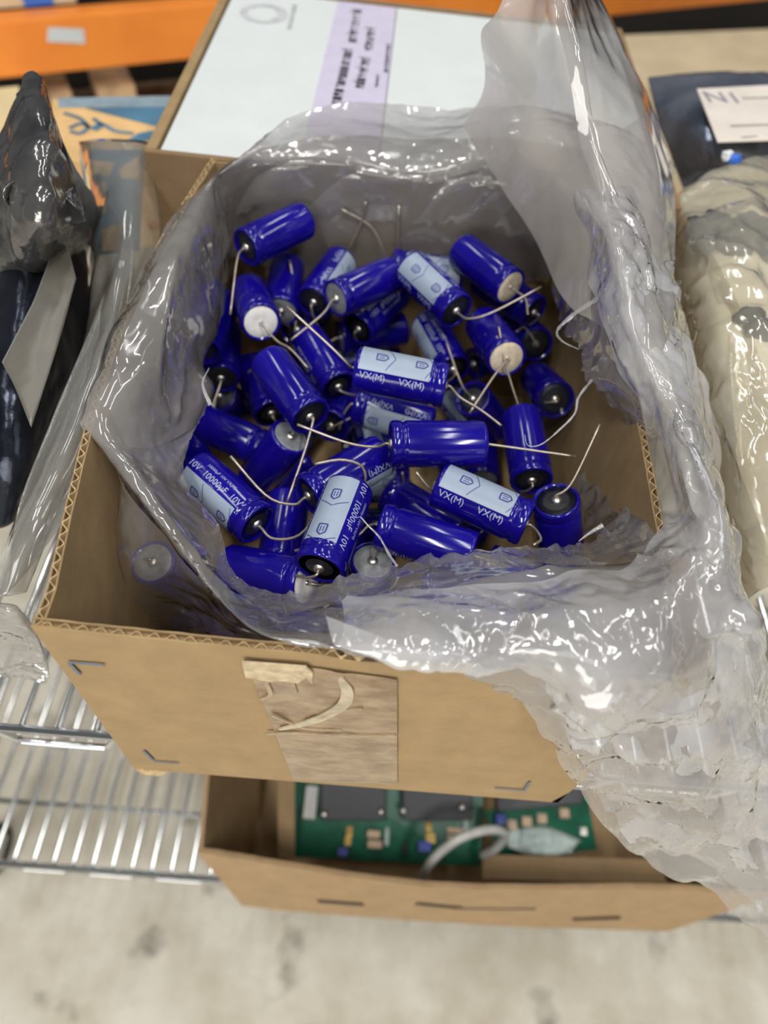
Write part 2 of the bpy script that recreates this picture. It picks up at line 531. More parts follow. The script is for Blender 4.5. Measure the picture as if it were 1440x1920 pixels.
def wall(name, a, b, nrm, bowf, m, parent, z0=0.0, z1=BH, zjit=0.0008, n=60, ztop=None):
    """cardboard wall from a to b (plan points, outer face), thickness towards -nrm... bow along nrm"""
    a = Vector((a[0], a[1], 0)); b = Vector((b[0], b[1], 0)); nn = Vector((nrm[0], nrm[1], 0))
    verts, faces = [], []
    rows = 8
    lin = 0.0007
    def add(layer_in, layer_out, top_off):
        base0 = len(verts)
        for i in range(n + 1):
            u = i / n
            for side in (layer_in, layer_out):
                for r in range(rows + 1):
                    v = r / rows
                    bow = bowf(u) * (v ** 1.3)
                    zt = (z1 if ztop is None else ztop(u)) + top_off
                    zt += zjit * noise.noise(Vector((u * 30, side * 500, 4.4)))
                    p = a.lerp(b, u) + nn * (bow + side)
                    verts.append(Vector((p.x, p.y, z0 + (zt - z0) * v)))
        st = 2 * (rows + 1)
        for i in range(n):
            for r in range(rows):
                i0 = base0 + i * st; i1 = i0 + st
                faces.append((i0 + r, i1 + r, i1 + r + 1, i0 + r + 1))
                o0 = i0 + rows + 1; o1 = i1 + rows + 1
                faces.append((o0 + r, o0 + r + 1, o1 + r + 1, o1 + r))
            i0 = base0 + i * st; i1 = i0 + st
            faces.append((i0 + rows, i1 + rows, i1 + 2 * rows + 1, i0 + 2 * rows + 1))
            faces.append((i0, i0 + rows + 1, i1 + rows + 1, i1))
        for i in (0, n):
            i0 = base0 + i * st
            for r in range(rows):
                faces.append((i0 + r, i0 + r + 1, i0 + rows + 1 + r + 1, i0 + rows + 1 + r))
    add(0.0, lin, 0.0)
    add(lin, T - lin, -0.0035)
    add(T - lin, T, 0.0)
    return link(name, mesh(name, verts, faces, False), m, parent)

bow_left = lambda u: 0.016 * math.sin(math.pi * min(1, u / 0.95)) ** 1.0
bow_0 = lambda u: 0.0
bow_f = lambda u: 0.002 * math.sin(math.pi * u)
ft = lambda u: BH + 0.0015 - 0.004 * max(0, (u - 0.45)) - (0.004 if 0.43 < u < 0.55 else 0) * math.sin(math.pi * (u - 0.43) / 0.12)
wf = wall('front_panel', (-BW, T), (BW, T), (0, -1), bow_f, m_card_x, mb, ztop=ft)
wall('left_panel', (-BW + T, BD), (-BW + T, 0), (-1, 0), bow_left, m_card_y, mb)
wall('right_panel', (BW - T, 0), (BW - T, BD), (1, 0), lambda u: 0.004 * math.sin(math.pi * u), m_card_y, mb)
wall('back_panel', (BW, BD - T), (-BW, BD - T), (0, 1), bow_0, m_card_x, mb)
link('bottom_panel', box_mesh('bottom_panel', (-BW + 0.001, 0.001, 0.0), (BW - 0.001, BD - 0.001, T)), m_card_x, mb)
flutes('fluted_edge', (-BW, T, BH - 0.0006), (BW * 0.0, T, BH - 0.0006), (0, -1, 0), lambda u: bow_f(u * .5), 0.0075, mb)
flutes('fluted_edge', (-BW + T, BD, BH), (-BW + T, 0, BH), (-1, 0, 0), bow_left, 0.0075, mb)
flutes('fluted_edge', (BW - T, 0, BH), (BW - T, BD, BH), (1, 0, 0), lambda u: 0.004 * math.sin(math.pi * u), 0.0075, mb)
# corner crush at the lower left corner: small folded tab
link('corner_tab', slab_mesh('corner_tab', [(-BW + 0.001, -0.001, 0.002), (-BW + 0.022, -0.001, 0.002), (-BW + 0.016, -0.002, -0.006), (-BW + 0.004, -0.002, -0.005)], 0.0035, 0.0006), m_card_edge, mb)

def on_front(px, py, lift=0.0004):
    """point of the box's front face under a photo pixel"""
    d = ROT @ np.array([(px - 720) / F, -(py - 960) / F, -1.0])
    t = (-0.0005 - lift - CAM[1]) / d[1]
    p = CAM + t * d
    u = (p[0] + BW) / (2 * BW)
    p[1] -= bow_f(min(max(u, 0), 1)) * max(0, p[2] / BH) ** 1.3
    return Vector(p)
def ribbon(name, pts, wd, m, parent, thick=0.0003, nrm=(0, -1, 0), n=None):
    P = [Vector(p) for p in cr([tuple(p) for p in pts], n or max(2, len(pts) * 6))] if len(pts) > 2 else [Vector(p) for p in pts]
    verts, faces = [], []
    nn = Vector(nrm)
    for i, p in enumerate(P):
        t = (P[min(i + 1, len(P) - 1)] - P[max(i - 1, 0)]).normalized()
        s = t.cross(nn).normalized()
        ww = wd if not callable(wd) else wd(i / (len(P) - 1))
        verts += [p - s * ww, p + s * ww, p + s * ww + nn * thick, p - s * ww + nn * thick]
    for i in range(len(P) - 1):
        for j in range(4):
            faces.append((i * 4 + j, i * 4 + (j + 1) % 4, (i + 1) * 4 + (j + 1) % 4, (i + 1) * 4 + j))
    faces += [(3, 2, 1, 0), tuple(range(len(P) * 4 - 4, len(P) * 4))]
    return link(name, mesh(name, verts, faces), m, parent)

# printed corner brackets
for segs in ([((128, 1241), (196, 1245)), ((131, 1244), (150, 1264))],
             [((270, 1408), (288, 1426)), ((290, 1428), (335, 1431))],
             [((928, 1478), (985, 1482)), ((983, 1482), (993, 1466))]):
    for a, b in segs:
        ribbon('corner_mark', [on_front(*a), on_front(*b)], 0.0009, m_dark_mark, wf)

# packing tape on the front
def tape_material():
    m, nt, b = mat('brown_packing_tape')
    tc, mp, nz, rp = noise_col(nt, b, (0.19, 0.11, 0.05), (0.36, 0.25, 0.14), 42.0, 6.0, 0.65, stretch=(1, 1, 1.8), lo=0.38, hi=0.62)
    b.inputs['Roughness'].default_value = 0.28
    b.inputs['Coat Weight'].default_value = 0.5
    bump(nt, b, nz.outputs['Fac'], 0.5, 0.0015)
    return m
m_tape = tape_material()
tq = []
for i in range(21):
    col = []
    for j in range(17):
        u, v = i / 20, j / 16
        top = (462 + (745 - 462) * u, 1228 + (1266 - 1228) * u)
        bot = (550 + (745 - 550) * u, 1462 + (1470 - 1462) * u)
        col.append(on_front(top[0] + (bot[0] - top[0]) * v, top[1] + (bot[1] - top[1]) * v, 0.0005))
    tq.append(col)
tg = np.array([[tuple(p) for p in c] for c in tq])
tg[:, :, 1] -= np.array([[0.0009 * max(0, ridged(p, 45, 2.0)) for p in c] for c in tg])
tp = link('packing_tape', grid_mesh('packing_tape', tg), m_tape, mb)
tp['label'] = 'wrinkled brown packing tape'
m_taperidge = simple('pale_tape_ridge', (0.44, 0.37, 0.26), 0.35, var=0.2, scale=90)
m_taperidge2 = simple('tape_crease', (0.36, 0.27, 0.17), 0.35, var=0.2, scale=90)
for pts, wd in (([(640, 1262), (652, 1290), (640, 1318), (590, 1345), (525, 1363)], lambda t: 0.0010 + 0.0022 * math.sin(math.pi * t) ** 0.5),
                ([(500, 1372), (560, 1370), (640, 1374), (742, 1374)], 0.0011),
                ([(585, 1352), (625, 1328), (680, 1322)], 0.0008),
                ([(500, 1270), (508, 1295), (490, 1305)], 0.0011),
                ([(550, 1272), (556, 1292)], 0.0009),
                ([(510, 1335), (545, 1350), (580, 1362), (640, 1364)], 0.0008)):
    ribbon('tape_wrinkle', [on_front(*p, 0.0012) for p in pts], wd, m_taperidge2 if isinstance(wd, float) else m_taperidge, tp, thick=0.0009)
# paper torn off under the tape top
pv = [on_front(*p, 0.0013) for p in [(455, 1232), (520, 1236), (575, 1240), (588, 1252), (586, 1272), (575, 1260), (560, 1272), (530, 1268), (505, 1270), (480, 1264), (462, 1262)]]
bm = bmesh.new(); bm.faces.new([bm.verts.new(p) for p in pv])
bmesh.ops.recalc_face_normals(bm, faces=bm.faces)
r = bmesh.ops.extrude_face_region(bm, geom=list(bm.faces))
for v in [g for g in r['geom'] if isinstance(g, bmesh.types.BMVert)]: v.co.y -= 0.0009
me = bpy.data.meshes.new('torn_paper'); bm.to_mesh(me); bm.free()
link('torn_paper', me, m_paper_tear, mb)

# ------------------------------------------------------------------ capacitors
CL, CR_ = 0.056, 0.0138
def link_local(name, me, m, parent):
    o = bpy.data.objects.new(name, me)
    COL.objects.link(o)
    if m is not None and len(me.materials) == 0: me.materials.append(m)
    o.parent = parent
    return o
h = CL / 2
me_body = lathe('sleeve', [(CR_ * 0.80, -h + 0.0012), (CR_ * 0.84, -h + 0.0002), (CR_ * 0.92, -h), (CR_ * 0.985, -h + 0.0008), (CR_, -h + 0.0024),
                           (CR_, h - 0.0098), (CR_ * 0.975, h - 0.0088), (CR_ * 0.93, h - 0.0078), (CR_ * 0.93, h - 0.0070), (CR_ * 0.975, h - 0.0060), (CR_, h - 0.0050),
                           (CR_, h - 0.0022), (CR_ * 0.985, h - 0.0008), (CR_ * 0.93, h), (CR_ * 0.87, h - 0.0002), (CR_ * 0.83, h - 0.0012)], 44)
me_seal = lathe('end_seal', [(CR_ * 0.30, 0.0006), (CR_ * 0.55, 0.0), (CR_ * 0.86, 0.0), (CR_ * 0.86, -0.0022), (0.001, -0.0022)][::-1] + [(0.0006, 0.0008)], 36)
def disc(name): return lathe(name, [(0.001, -0.002), (CR_ * 0.85, -0.002), (CR_ * 0.85, -0.0002), (CR_ * 0.80, 0.0003), (CR_ * 0.32, 0.0003), (CR_ * 0.28, 0.0001), (0.0006, 0.0001)], 36)
me_dw, me_dc, me_dg, me_db = disc('end_disc'), disc('end_disc'), disc('end_disc'), me_seal
me_dw.materials.append(m_white); me_dc.materials.append(m_cream); me_dg.materials.append(m_greyend); me_seal.materials.append(m_black)
me_body.materials.append(m_blue)
me_nub = lathe('rivet', [(0.0034, -0.0006), (0.0033, 0.0008), (0.0026, 0.0019), (0.0014, 0.0025), (0.0005, 0.0027)], 16)
me_nub.materials.append(m_nub)
ENDS = {'black': me_seal, 'white': me_dw, 'cream': me_dc, 'grey': me_dg}

def patch(name, a0, a1, z0, z1, rr, na=14):
    verts, faces = [], []
    for i in range(na + 1):
        a = a0 + (a1 - a0) * i / na
        for z in (z0, z1): verts.append((rr * math.cos(a), rr * math.sin(a), z))
    for i in range(na): faces.append((2 * i, 2 * i + 2, 2 * i + 3, 2 * i + 1))
    return mesh(name, verts, faces, True)
PA = math.radians(41)
me_panel = patch('print_panel', -PA, PA, -h + 0.0026, h - 0.0104, CR_ + 0.00008)
me_panel.materials.append(m_panel)

def wrap(me, ang, z, rr):
    # cut into narrow strips first so that it follows the round can
    bm = bmesh.new(); bm.from_mesh(me)
    for k in range(-14, 15):
        bmesh.ops.bisect_plane(bm, geom=list(bm.verts) + list(bm.edges) + list(bm.faces), plane_co=(0, k * 0.0008 + 0.0001, 0), plane_no=(0, 1, 0))
    bm.to_mesh(me); bm.free()
    for v in me.vertices:
        x, y = v.co.x, v.co.y
        a = ang - y / rr
        v.co = (rr * math.cos(a), rr * math.sin(a), z + x)
    me.update()
    return me
def join_meshes(name, mes):
    bm = bmesh.new()
    for m_ in mes: bm.from_mesh(m_)
    out = bpy.data.meshes.new(name); bm.to_mesh(out); bm.free()
    return out
rp_ = CR_ + 0.00012
# text on the blue next to the panel
def textpart(name, items):
    mes = [wrap(text_mesh('t', s, sz), a, z, rp_) for s, sz, a, z in items]
    o = join_meshes(name, mes); o.materials.append(m_print)
    return o
me_txt1 = textpart('lettering', [('VX(M)', 0.0058, PA + 0.25, -0.016), ('VX(M)', 0.0058, PA + 0.25, 0.008)])
me_txt2 = textpart('lettering', [('10V  10000µF  10V', 0.0058, -PA - 0.27, -0.004), ('10000µF 10V VX(M)', 0.0030, -PA - 0.66, -0.004)])
# arrows printed on the panel
def strokes(segs, wd):
    verts, faces = [], []
    for (x0, y0), (x1, y1) in segs:
        d = Vector((x1 - x0, y1 - y0)); n_ = Vector((-d.y, d.x)).normalized() * wd / 2
        k = len(verts)
        verts += [(x0 + n_.x, y0 + n_.y, 0), (x0 - n_.x, y0 - n_.y, 0), (x1 - n_.x, y1 - n_.y, 0), (x1 + n_.x, y1 + n_.y, 0)]
        faces.append((k, k + 1, k + 2, k + 3))
    return mesh('s', verts, faces)
def loop(p): return list(zip(p, p[1:] + p[:1]))
arr = []
for zc in (-0.012, 0.012):
    A = loop([(-0.0035, -0.0024), (0.0015, -0.0024), (0.0035, 0.0), (0.0015, 0.0024), (-0.0035, 0.0024)])
    s1 = strokes(A, 0.0009)
    s2 = strokes([((-0.0022, 0.0008), (0.0014, 0.0008)), ((-0.0022, -0.0008), (0.0014, -0.0008))], 0.0006)
    s3 = strokes([((0.0030, -0.0085), (0.0078, 0.0)), ((0.0078, 0.0), (0.0030, 0.0085))], 0.0005)
    for s_ in (s1, s2, s3): arr.append(wrap(s_, 0.0, zc, CR_ + 0.00016))
me_arrow = join_meshes('arrow_mark', arr)
me_arrow.materials.append(m_inkblue)

# (A end px, B end px, centre height, tilt of A, A end, B end, panel turn in degrees or None, lead A, lead B, label)
# listed from the top of the heap downwards
CAPS = [
 ((728, 832), (910, 833), .172, 0, 'black', 'grey', 178, [(702, 838), (650, 830), (557, 796)], [(1080, 856)], 'plain blue capacitor lying level across the middle of the heap'),
 ((838, 724), (666, 690), .182, 0, 'black', 'grey', -42, [(862, 745), (900, 768), (940, 798)], [(654, 684), (620, 650), (538, 575)], 'blue capacitor with pale arrow panel on top, centre of the heap'),
 ((593, 1078), (660, 907), .165, 0, 'black', 'black', 26, None, [(684, 903), (678, 874), (640, 862), (590, 870)], 'capacitor with long grey panel and 10V lettering, pointing at the viewer'),
 ((988, 982), (822, 908), .160, 0, 'black', 'grey', -38, [(1008, 998), (1014, 1012), (1000, 1022)], [(808, 918), (780, 885)], 'capacitor with two arrows and VX(M) lettering, lower right of heap'),
 ((590, 793), (498, 670), .160, 1, 'black', 'grey', 180, [(570, 850), (537, 945)], None, 'thick plain blue capacitor with black end facing the viewer, left of centre'),
 ((862, 590), (765, 497), .172, 1, 'black', 'grey', -8, [(880, 598), (925, 585), (1015, 538)], None, 'capacitor with dull grey arrow panel and black end, upper right of centre'),
 ((959, 540), (866, 470), .172, 1, 'cream', 'black', 200, [(985, 560), (990, 590)], None, 'blue capacitor with tan end disc at the upper right of the heap'),
 ((757, 471), (848, 486), .190, 0, 'cream', 'black', 20, [(700, 430), (640, 392)], None, 'capacitor with cream end and long lead at the top of the heap'),
 ((484, 985), (368, 882), .145, 1, 'black', 'grey', 48, [(512, 1010), (560, 1004), (600, 958)], None, 'capacitor with pale panel and black end, beside the torn left bag edge'),
 ((574, 932), (717, 852), .148, 0, 'black', 'grey', 275, [(550, 946), (500, 930), (432, 855)], None, 'capacitor with small pale lettering below the level centre one'),
 ((951, 673), (905, 608), .158, 1, 'cream', 'black', 190, [(930, 700), (880, 775)], None, 'capacitor with cream end disc facing the viewer, right of the heap'),
 ((710, 985), (888, 1042), .148, 0, 'black', 'grey', 235, [(688, 988), (660, 1008), (552, 1033)], None, 'plain blue capacitor partly under the front bag edge, bottom centre'),
 ((626, 562), (737, 514), .166, 1, 'grey', 'black', 180, [(604, 590), (545, 638)], None, 'shiny blue capacitor with grey end, upper middle of the heap'),
 ((490, 606), (466, 545), .155, 1, 'white', 'black', 190, [(520, 640), (545, 655), (577, 690)], None, 'capacitor whose bright white end disc faces up, upper left'),
 ((1048, 936), (1060, 1050), .140, 1, 'black', 'black', 215, [(1072, 905), (1125, 795)], None, 'upright blue capacitor with lead pointing up, lower right corner'),
 ((1000, 922), (975, 765), .140, 1, 'black', 'grey', 180, None, [(950, 690), (935, 612)], 'plain blue capacitor standing on end, right edge of the heap'),
 ((582, 1094), (428, 1062), .150, 1, 'white', 'black', 200, None, None, 'blue capacitor with greyish white end disc at the front left'),
 ((478, 905), (548, 815), .128, -1, 'black', 'grey', 180, None, None, 'plain blue capacitor with bright streak, leaning left of centre'),
 ((497, 846), (356, 785), .130, 0, 'grey', 'black', 180, None, None, 'dark blue capacitor with light streak beside the left bag edge'),
 ((583, 535), (658, 425), .170, 1, 'black', 'grey', 320, None, [(676, 420), (686, 378)], 'blue capacitor with faded side print, top middle of the heap'),
 ((460, 464), (570, 412), .178, 1, 'black', 'grey', 180, [(444, 490), (432, 590)], None, 'plain blue capacitor at the very top left of the heap'),
 ((1000, 492), (892, 428), .186, 1, 'black', 'grey', 180, None, None, 'plain blue capacitor at the very top right of the heap'),
 ((700, 462), (740, 428), .188, 0, 'black', 'grey', 60, None, [(748, 385)], 'dark blue capacitor half hidden at the back of the heap'),
 ((276, 1052), (338, 1105), .092, 1, 'grey', 'black', 180, None, None, 'capacitor with round grey end seen through the bag, front left corner'),
 ((305, 822), (362, 862), .130, 1, 'black', 'black', 180, None, None, 'capacitor with black end behind the left bag fold'),
 ((645, 742), (568, 622), .125, 1, 'black', 'grey', 120, None, None, 'blue capacitor with dark side print next to the thick plain one'),
 ((1042, 750), (1008, 712), .125, 1, 'black', 'black', 180, None, None, 'capacitor with round black end facing out by the right tear'),
 ((1004, 607), (962, 566), .158, 1, 'black', 'grey', 180, [(985, 615), (968, 622)], None, 'small dark blue capacitor end below the tan disc one'),
 ((524, 1052), (538, 955), .118, 0, 'black', 'grey', 180, None, None, 'dark blue capacitor standing below the curved lead, front left'),
 ((700, 1048), (680, 1140), .125, 1, 'grey', 'black', 180, [(720, 1014), (800, 1046)], None, 'blue capacitor end with bright streak just under the torn front edge'),
 ((530, 572), (547, 460), .158, 1, 'grey', 'black', 180, None, None, 'dark blue capacitor wedged behind the top left ones'),
 ((622, 636), (772, 614), .130, 0, 'grey', 'black', 180, None, None, 'dark blue capacitor lying level behind the centre one'),
 ((852, 697), (800, 605), .135, 1, 'black', 'grey', 60, None, None, 'dark capacitor with pale edge print right of the centre'),
 ((665, 760), (812, 802), .120, 0, 'grey', 'black', 330, None, None, 'capacitor with pale print showing beneath the level centre one'),
 ((405, 706), (412, 620), .105, 0, 'black', 'grey', 180, None, None, 'dark blue capacitor under the ragged left edge of the bag'),
 ((402, 738), (452, 770), .100, 1, 'black', 'grey', 180, [(395, 790), (388, 850)], None, 'capacitor with black end and hanging lead, left edge of heap'),
 ((512, 782), (468, 680), .105, 1, 'black', 'grey', 180, None, None, 'dark blue capacitor behind the thick plain one on its left'),
 ((618, 802), (668, 728), .112, 1, 'black', 'grey', 180, [(660, 783), (748, 750)], None, 'capacitor with straight bright lead, hidden behind the centre left one'),
 ((757, 940), (830, 985), .105, 0, 'grey', 'black', 180, [(756, 915), (754, 885)], None, 'dark blue capacitor deep between the front ones'),
 ((884, 745), (930, 800), .100, 1, 'black', 'grey', 180, [(865, 720), (837, 642)], None, 'dark capacitor with rivet end in the gap right of centre'),
 ((905, 905), (900, 800), .105, 0, 'grey', 'black', 180, None, None, 'dark blue capacitor behind the right end of the level one'),
 ((352, 640), (380, 575), .135, 0, 'black', 'grey', 180, None, None, 'blue capacitor showing through the bag at the far left'),
 ((345, 1150), (470, 1185), .075, 0, 'black', 'grey', 180, None, None, 'dark capacitor showing through the bag behind the front rim'),
 ((490, 1160), (590, 1190), .085, 0, 'grey', 'black', 180, None, None, 'blue capacitor under the film just behind the front rim'),
 ((805, 1108), (945, 1140), .120, 0, 'black', 'grey', 180, None, None, 'dark blue capacitor under the crumpled film at the front'),
 ((985, 1075), (1085, 1128), .115, 0, 'grey', 'black', 150, None, None, 'blue capacitor under the film at the front right'),
 ((560, 590), (600, 560), .125, 1, 'black', 'black', 180, [(555, 560), (543, 487)], None, 'capacitor with upright lead below the faded print one'),
 ((980, 660), (1040, 640), .115, 0, 'black', 'black', 180, None, None, 'dark capacitor with dull rivet below the cream disc one'),
]
def ray(px, py):
    d = ROT @ np.array([(px - 720) / F, -(py - 960) / F, -1.0])
    return d
def place(A, B, zc, s):
    def ends(hh): return np.array(at(*A, zc + s * hh)), np.array(at(*B, zc - s * hh))
    if s == 0:
        a, b = ends(0)
    else:
        hh = 0.0
        a, b = ends(0)
        while np.linalg.norm(a - b) < CL and hh < 0.045:
            hh += 0.0005
            a, b = ends(hh)
    c = (a + b) / 2; d = (a - b) / np.linalg.norm(a - b)
    return c, d
def segdist(p1, d1, p2, d2, hl):
    # closest distance between two segments centre p, dir d, half length hl
    best = 9; bb = None
    r_ = p1 - p2; b_ = d1 @ d2; c_ = d1 @ r_; f_ = d2 @ r_
    den = 1 - b_ * b_
    s_ = 0 if den < 1e-6 else np.clip((b_ * f_ - c_) / den, -hl, hl)
    t_ = np.clip(b_ * s_ + f_, -hl, hl)
    s_ = np.clip(b_ * t_ - c_, -hl, hl)
    return np.linalg.norm(p1 + d1 * s_ - p2 - d2 * t_)
C_, D_ = [], []
for cp in CAPS:
    c, d = place(cp[0], cp[1], cp[2], cp[3])
    C_.append(c); D_.append(d)
NV = len(CAPS)
rnd = random.Random(5)
# the buried layers that fill the box below the ones in view
for gy in range(5):
    for gx in range(3):
        for gz in (0.030, 0.062):
            c = np.array([-0.078 + gx * 0.072 + rnd.uniform(-.01, .01), 0.065 + gy * 0.066 + rnd.uniform(-.01, .01), gz])
            an = rnd.uniform(0, math.pi); tl = rnd.uniform(-.25, .25)
            C_.append(c); D_.append(np.array([math.cos(an) * math.cos(tl), math.sin(an) * math.cos(tl), math.sin(tl)]))
hl = CL / 2 - CR_ * 0.45
for it in range(50):
    moved = 0
    for i in range(len(C_)):
        for j in range(i + 1, len(C_)):
            if np.linalg.norm(C_[i] - C_[j]) > CL + 2 * CR_: continue
            dd = segdist(C_[i], D_[i], C_[j], D_[j], hl)
            pen = 2 * CR_ * 0.96 - dd
            if pen > 0.0003:
                moved += 1
                v = C_[j] - CAM; v /= np.linalg.norm(v)
                if j >= NV: v = np.array([0, 0, -1.0])
                C_[j] = C_[j] + v * pen * 0.6
    for j in range(len(C_)):
        zmin = 0.006 + abs(D_[j][2]) * CL / 2 + CR_
        C_[j][2] = max(C_[j][2], zmin)
        # stay inside the box walls
        ex = abs(D_[j][0]) * CL / 2 + CR_ * 0.9; ey = abs(D_[j][1]) * CL / 2 + CR_ * 0.9
        C_[j][0] = min(max(C_[j][0], -BW + 0.006 + ex - 0.012 * min(1, C_[j][2] / 0.12) * math.sin(math.pi * C_[j][1] / BD)), BW - 0.006 - ex)
        C_[j][1] = min(max(C_[j][1], 0.007 + ey), BD - 0.007 - ey)
    if not moved: break
# buried ones that still intersect are dropped
drop = set()
for j in range(NV, len(C_)):
    for i in range(j):
        if i in drop: continue
        if segdist(C_[i], D_[i], C_[j], D_[j], hl) < 2 * CR_ * 0.80:
            drop.add(j); break
for k in range(len(C_)):
    if k in drop: continue
    c, d = C_[k], D_[k]
    vis = k < NV
    if vis:
        A, B, zc, s, eA, eB, turn, lA, lB, label = CAPS[k]
    else:
        eA, eB, turn, lA, lB = 'black', 'grey', rnd.uniform(0, 360), None, None
        label = 'blue capacitor buried deep in the heap below the ones in view'
    # local +Z is the crimped end; A end is +Z
    v = Vector(CAM - c); a = Vector(d)
    e = (v - a * v.dot(a)).normalized()
    if turn is None: turn = 180
    e = Matrix.Rotation(math.radians(turn), 3, a) @ e
    y = a.cross(e)
    mw = Matrix(((e.x, y.x, a.x, c[0]), (e.y, y.y, a.y, c[1]), (e.z, y.z, a.z, c[2]), (0, 0, 0, 1)))
    root = empty('capacitor', mw=mw)
    tag(root, label, 'capacitor', 'blue axial capacitors in the bag')
    link_local('sleeve', me_body, None, root)
    pn = link_local('print_panel', me_panel, None, root)
    link_local('arrow_mark', me_arrow, None, pn)
    link_local('lettering', me_txt1, None, root)
    link_local('lettering', me_txt2, None, root)
    for sgn, en in ((1, eA), (-1, eB)):
        o = link_local('end_seal' if en == 'black' else 'end_disc', ENDS[en], None, root)
        n_ = link_local('rivet', me_nub, None, root)
        if sgn > 0:
            o.location = (0, 0, h - 0.0012); n_.location = (0, 0, h - 0.0012)
        else:
            o.location = (0, 0, -h + 0.0012); n_.location = (0, 0, -h + 0.0012)
            o.rotation_euler = (math.pi, 0, 0); n_.rotation_euler = (math.pi, 0, 0)
        if en in ('white', 'cream'):
            n_.scale = (0.45, 0.45, 0.6)
    inv = mw.inverted()
    for sgn, ld in ((1, lA), (-1, lB)):
        tip = Vector(c) + a * sgn * (h + 0.0008)
        if ld:
            pts = [tip, tip + a * sgn * 0.0022]
            # keep the wire near the depth of its own end, rising a little
            depth0 = -(ROT.T @ (np.array(tip) - CAM))[2]
            for q, (px, py) in enumerate(ld):
                dd = depth0 * (1 - 0.012 * (q + 1))
                p_ = CAM + ray(px, py) * dd
                if p_[1] > BD - 0.012:      # stay in front of the back wall
                    p_ = CAM + (p_ - CAM) * ((BD - 0.012 - CAM[1]) / (p_[1] - CAM[1]))
                pts.append(Vector(p_))
        elif vis:
            sd = Vector((rnd.uniform(-1, 1), rnd.uniform(-1, 1), -0.7)).normalized()
            p1 = tip + a * sgn * 0.003
            pts = [tip, p1, p1 + (a * sgn * 0.4 + sd * 0.8) * 0.010, p1 + (a * sgn * 0.3 + sd) * 0.02]
        else:
            continue
        me = tube_mesh('lead', [inv @ p for p in pts], 0.00085, n=18, sides=7)
        link_local('lead', me, m_lead, root)

# ------------------------------------------------------------------ lower box with circuit boards
lb = empty('cardboard_tray', (0.15, 0.2, -0.53))
tag(lb, 'worn low brown cardboard box on the lower shelf holding circuit boards', 'box')
ZB, ZT = -0.5275, -0.33
top_px = [(372, 1588), (450, 1600), (520, 1612), (700, 1640), (850, 1655), (1060, 1657), (1250, 1657), (1440, 1672)]
bot_px = [(455, 1690), (513, 1697), (566, 1702), (700, 1712), (812, 1720), (969, 1729), (1111, 1734), (1252, 1738)]
topc = [at(x, y, ZT) for x, y in top_px]; botc = [at(x, y, ZB) for x, y in bot_px]
tl, tr, bl, br = topc[0], topc[-1], botc[0], botc[-1]
def sheet(name, rowA, rowB, thick, m, parent, n=40, rows=6, jag=0.0):
    A = cr([tuple(p) for p in rowA], n); B = cr([tuple(p) for p in rowB], n)
    G = np.array([[A[i] + (B[i] - A[i]) * j / rows for j in range(rows + 1)] for i in range(n)])
    if jag:
        for i in range(n): G[i, 0, 2] += jag * noise.noise(Vector((i * 0.45, 2.2, 0)))
    N = normals(G)
    H_ = G - N * thick
    nv = rows + 1
    verts = list(G.reshape(-1, 3)) + list(H_.reshape(-1, 3))
    faces = []; o = n * nv
    for i in range(n - 1):
        for j in range(rows):
            q = (i * nv + j, (i + 1) * nv + j, (i + 1) * nv + j + 1, i * nv + j + 1)
            faces.append(q); faces.append(tuple(x + o for x in q[::-1]))
        for j in (0, rows):
            faces.append((i * nv + j, (i + 1) * nv + j, o + (i + 1) * nv + j, o + i * nv + j))
    for i in (0, n - 1):
        for j in range(rows):
            faces.append((i * nv + j, i * nv + j + 1, o + i * nv + j + 1, o + i * nv + j))
    me = mesh(name, verts, faces)
    bm = bmesh.new(); bm.from_mesh(me); bmesh.ops.recalc_face_normals(bm, faces=bm.faces); bm.to_mesh(me); bm.free()
    return link(name, me, m, parent)
lf = sheet('front_panel', topc, botc, 0.005, m_card_low, lb, n=50, jag=0.005)
back = Vector((0.0, 0.42, 0))
sheet('left_panel', [tl, tl + Vector((-0.02, 0.2, 0.01)), tl + Vector((-0.04, 0.42, 0))], [bl, bl + Vector((0, 0.2, 0)), bl + Vector((0, 0.42, 0))], 0.005, m_card_low, lb, n=12)
sheet('right_panel', [tr, tr + back * 0.5, tr + back], [br, br + back * 0.5, br + back], 0.005, m_card_low, lb, n=12)
sheet('back_panel', [tl + Vector((-0.04, 0.42, 0)), tr + back], [bl + back, br + back], 0.005, m_card_low, lb, n=6)
link('bottom_panel', slab_mesh('bottom_panel', [bl, bl + back, br + back, br], 0.004), m_card_low, lb)
from mathutils.bvhtree import BVHTree
_bv = BVHTree.FromPolygons([v.co.copy() for v in lf.data.vertices], [tuple(p.vertices) for p in lf.data.polygons])
def on_low(px, py):
    d = Vector(ROT @ np.array([(px - 720) / F, -(py - 960) / F, -1.0])).normalized()
    hit = _bv.ray_cast(Vector(CAM), d)
    if hit[0] is not None: return hit[0] - d * 0.0012
    return at(px, py, ZB)
for a, b in (((597, 1690), (682, 1696)), ((780, 1694), (862, 1702)), ((864, 1703), (1005, 1704)), ((1074, 1724), (1163, 1721))):
    ribbon('hand_slot', [on_low(*a), on_low(*b)], 0.009 if a[0] != 864 else 0.0025, m_slot, lf, thick=0.0008)
sheet('divider', [at(522, 1440, -0.36), at(553, 1440, -0.36)], [at(522, 1604, -0.45), at(553, 1604, -0.45)], 0.004, m_card_low, lb, n=4)
link('inner_flap', slab_mesh('inner_flap', [at(905, 1648, -0.43), at(905, 1602, -0.43), at(1235, 1612, -0.40), at(1250, 1655, -0.40)], 0.004), m_card_low, lb)

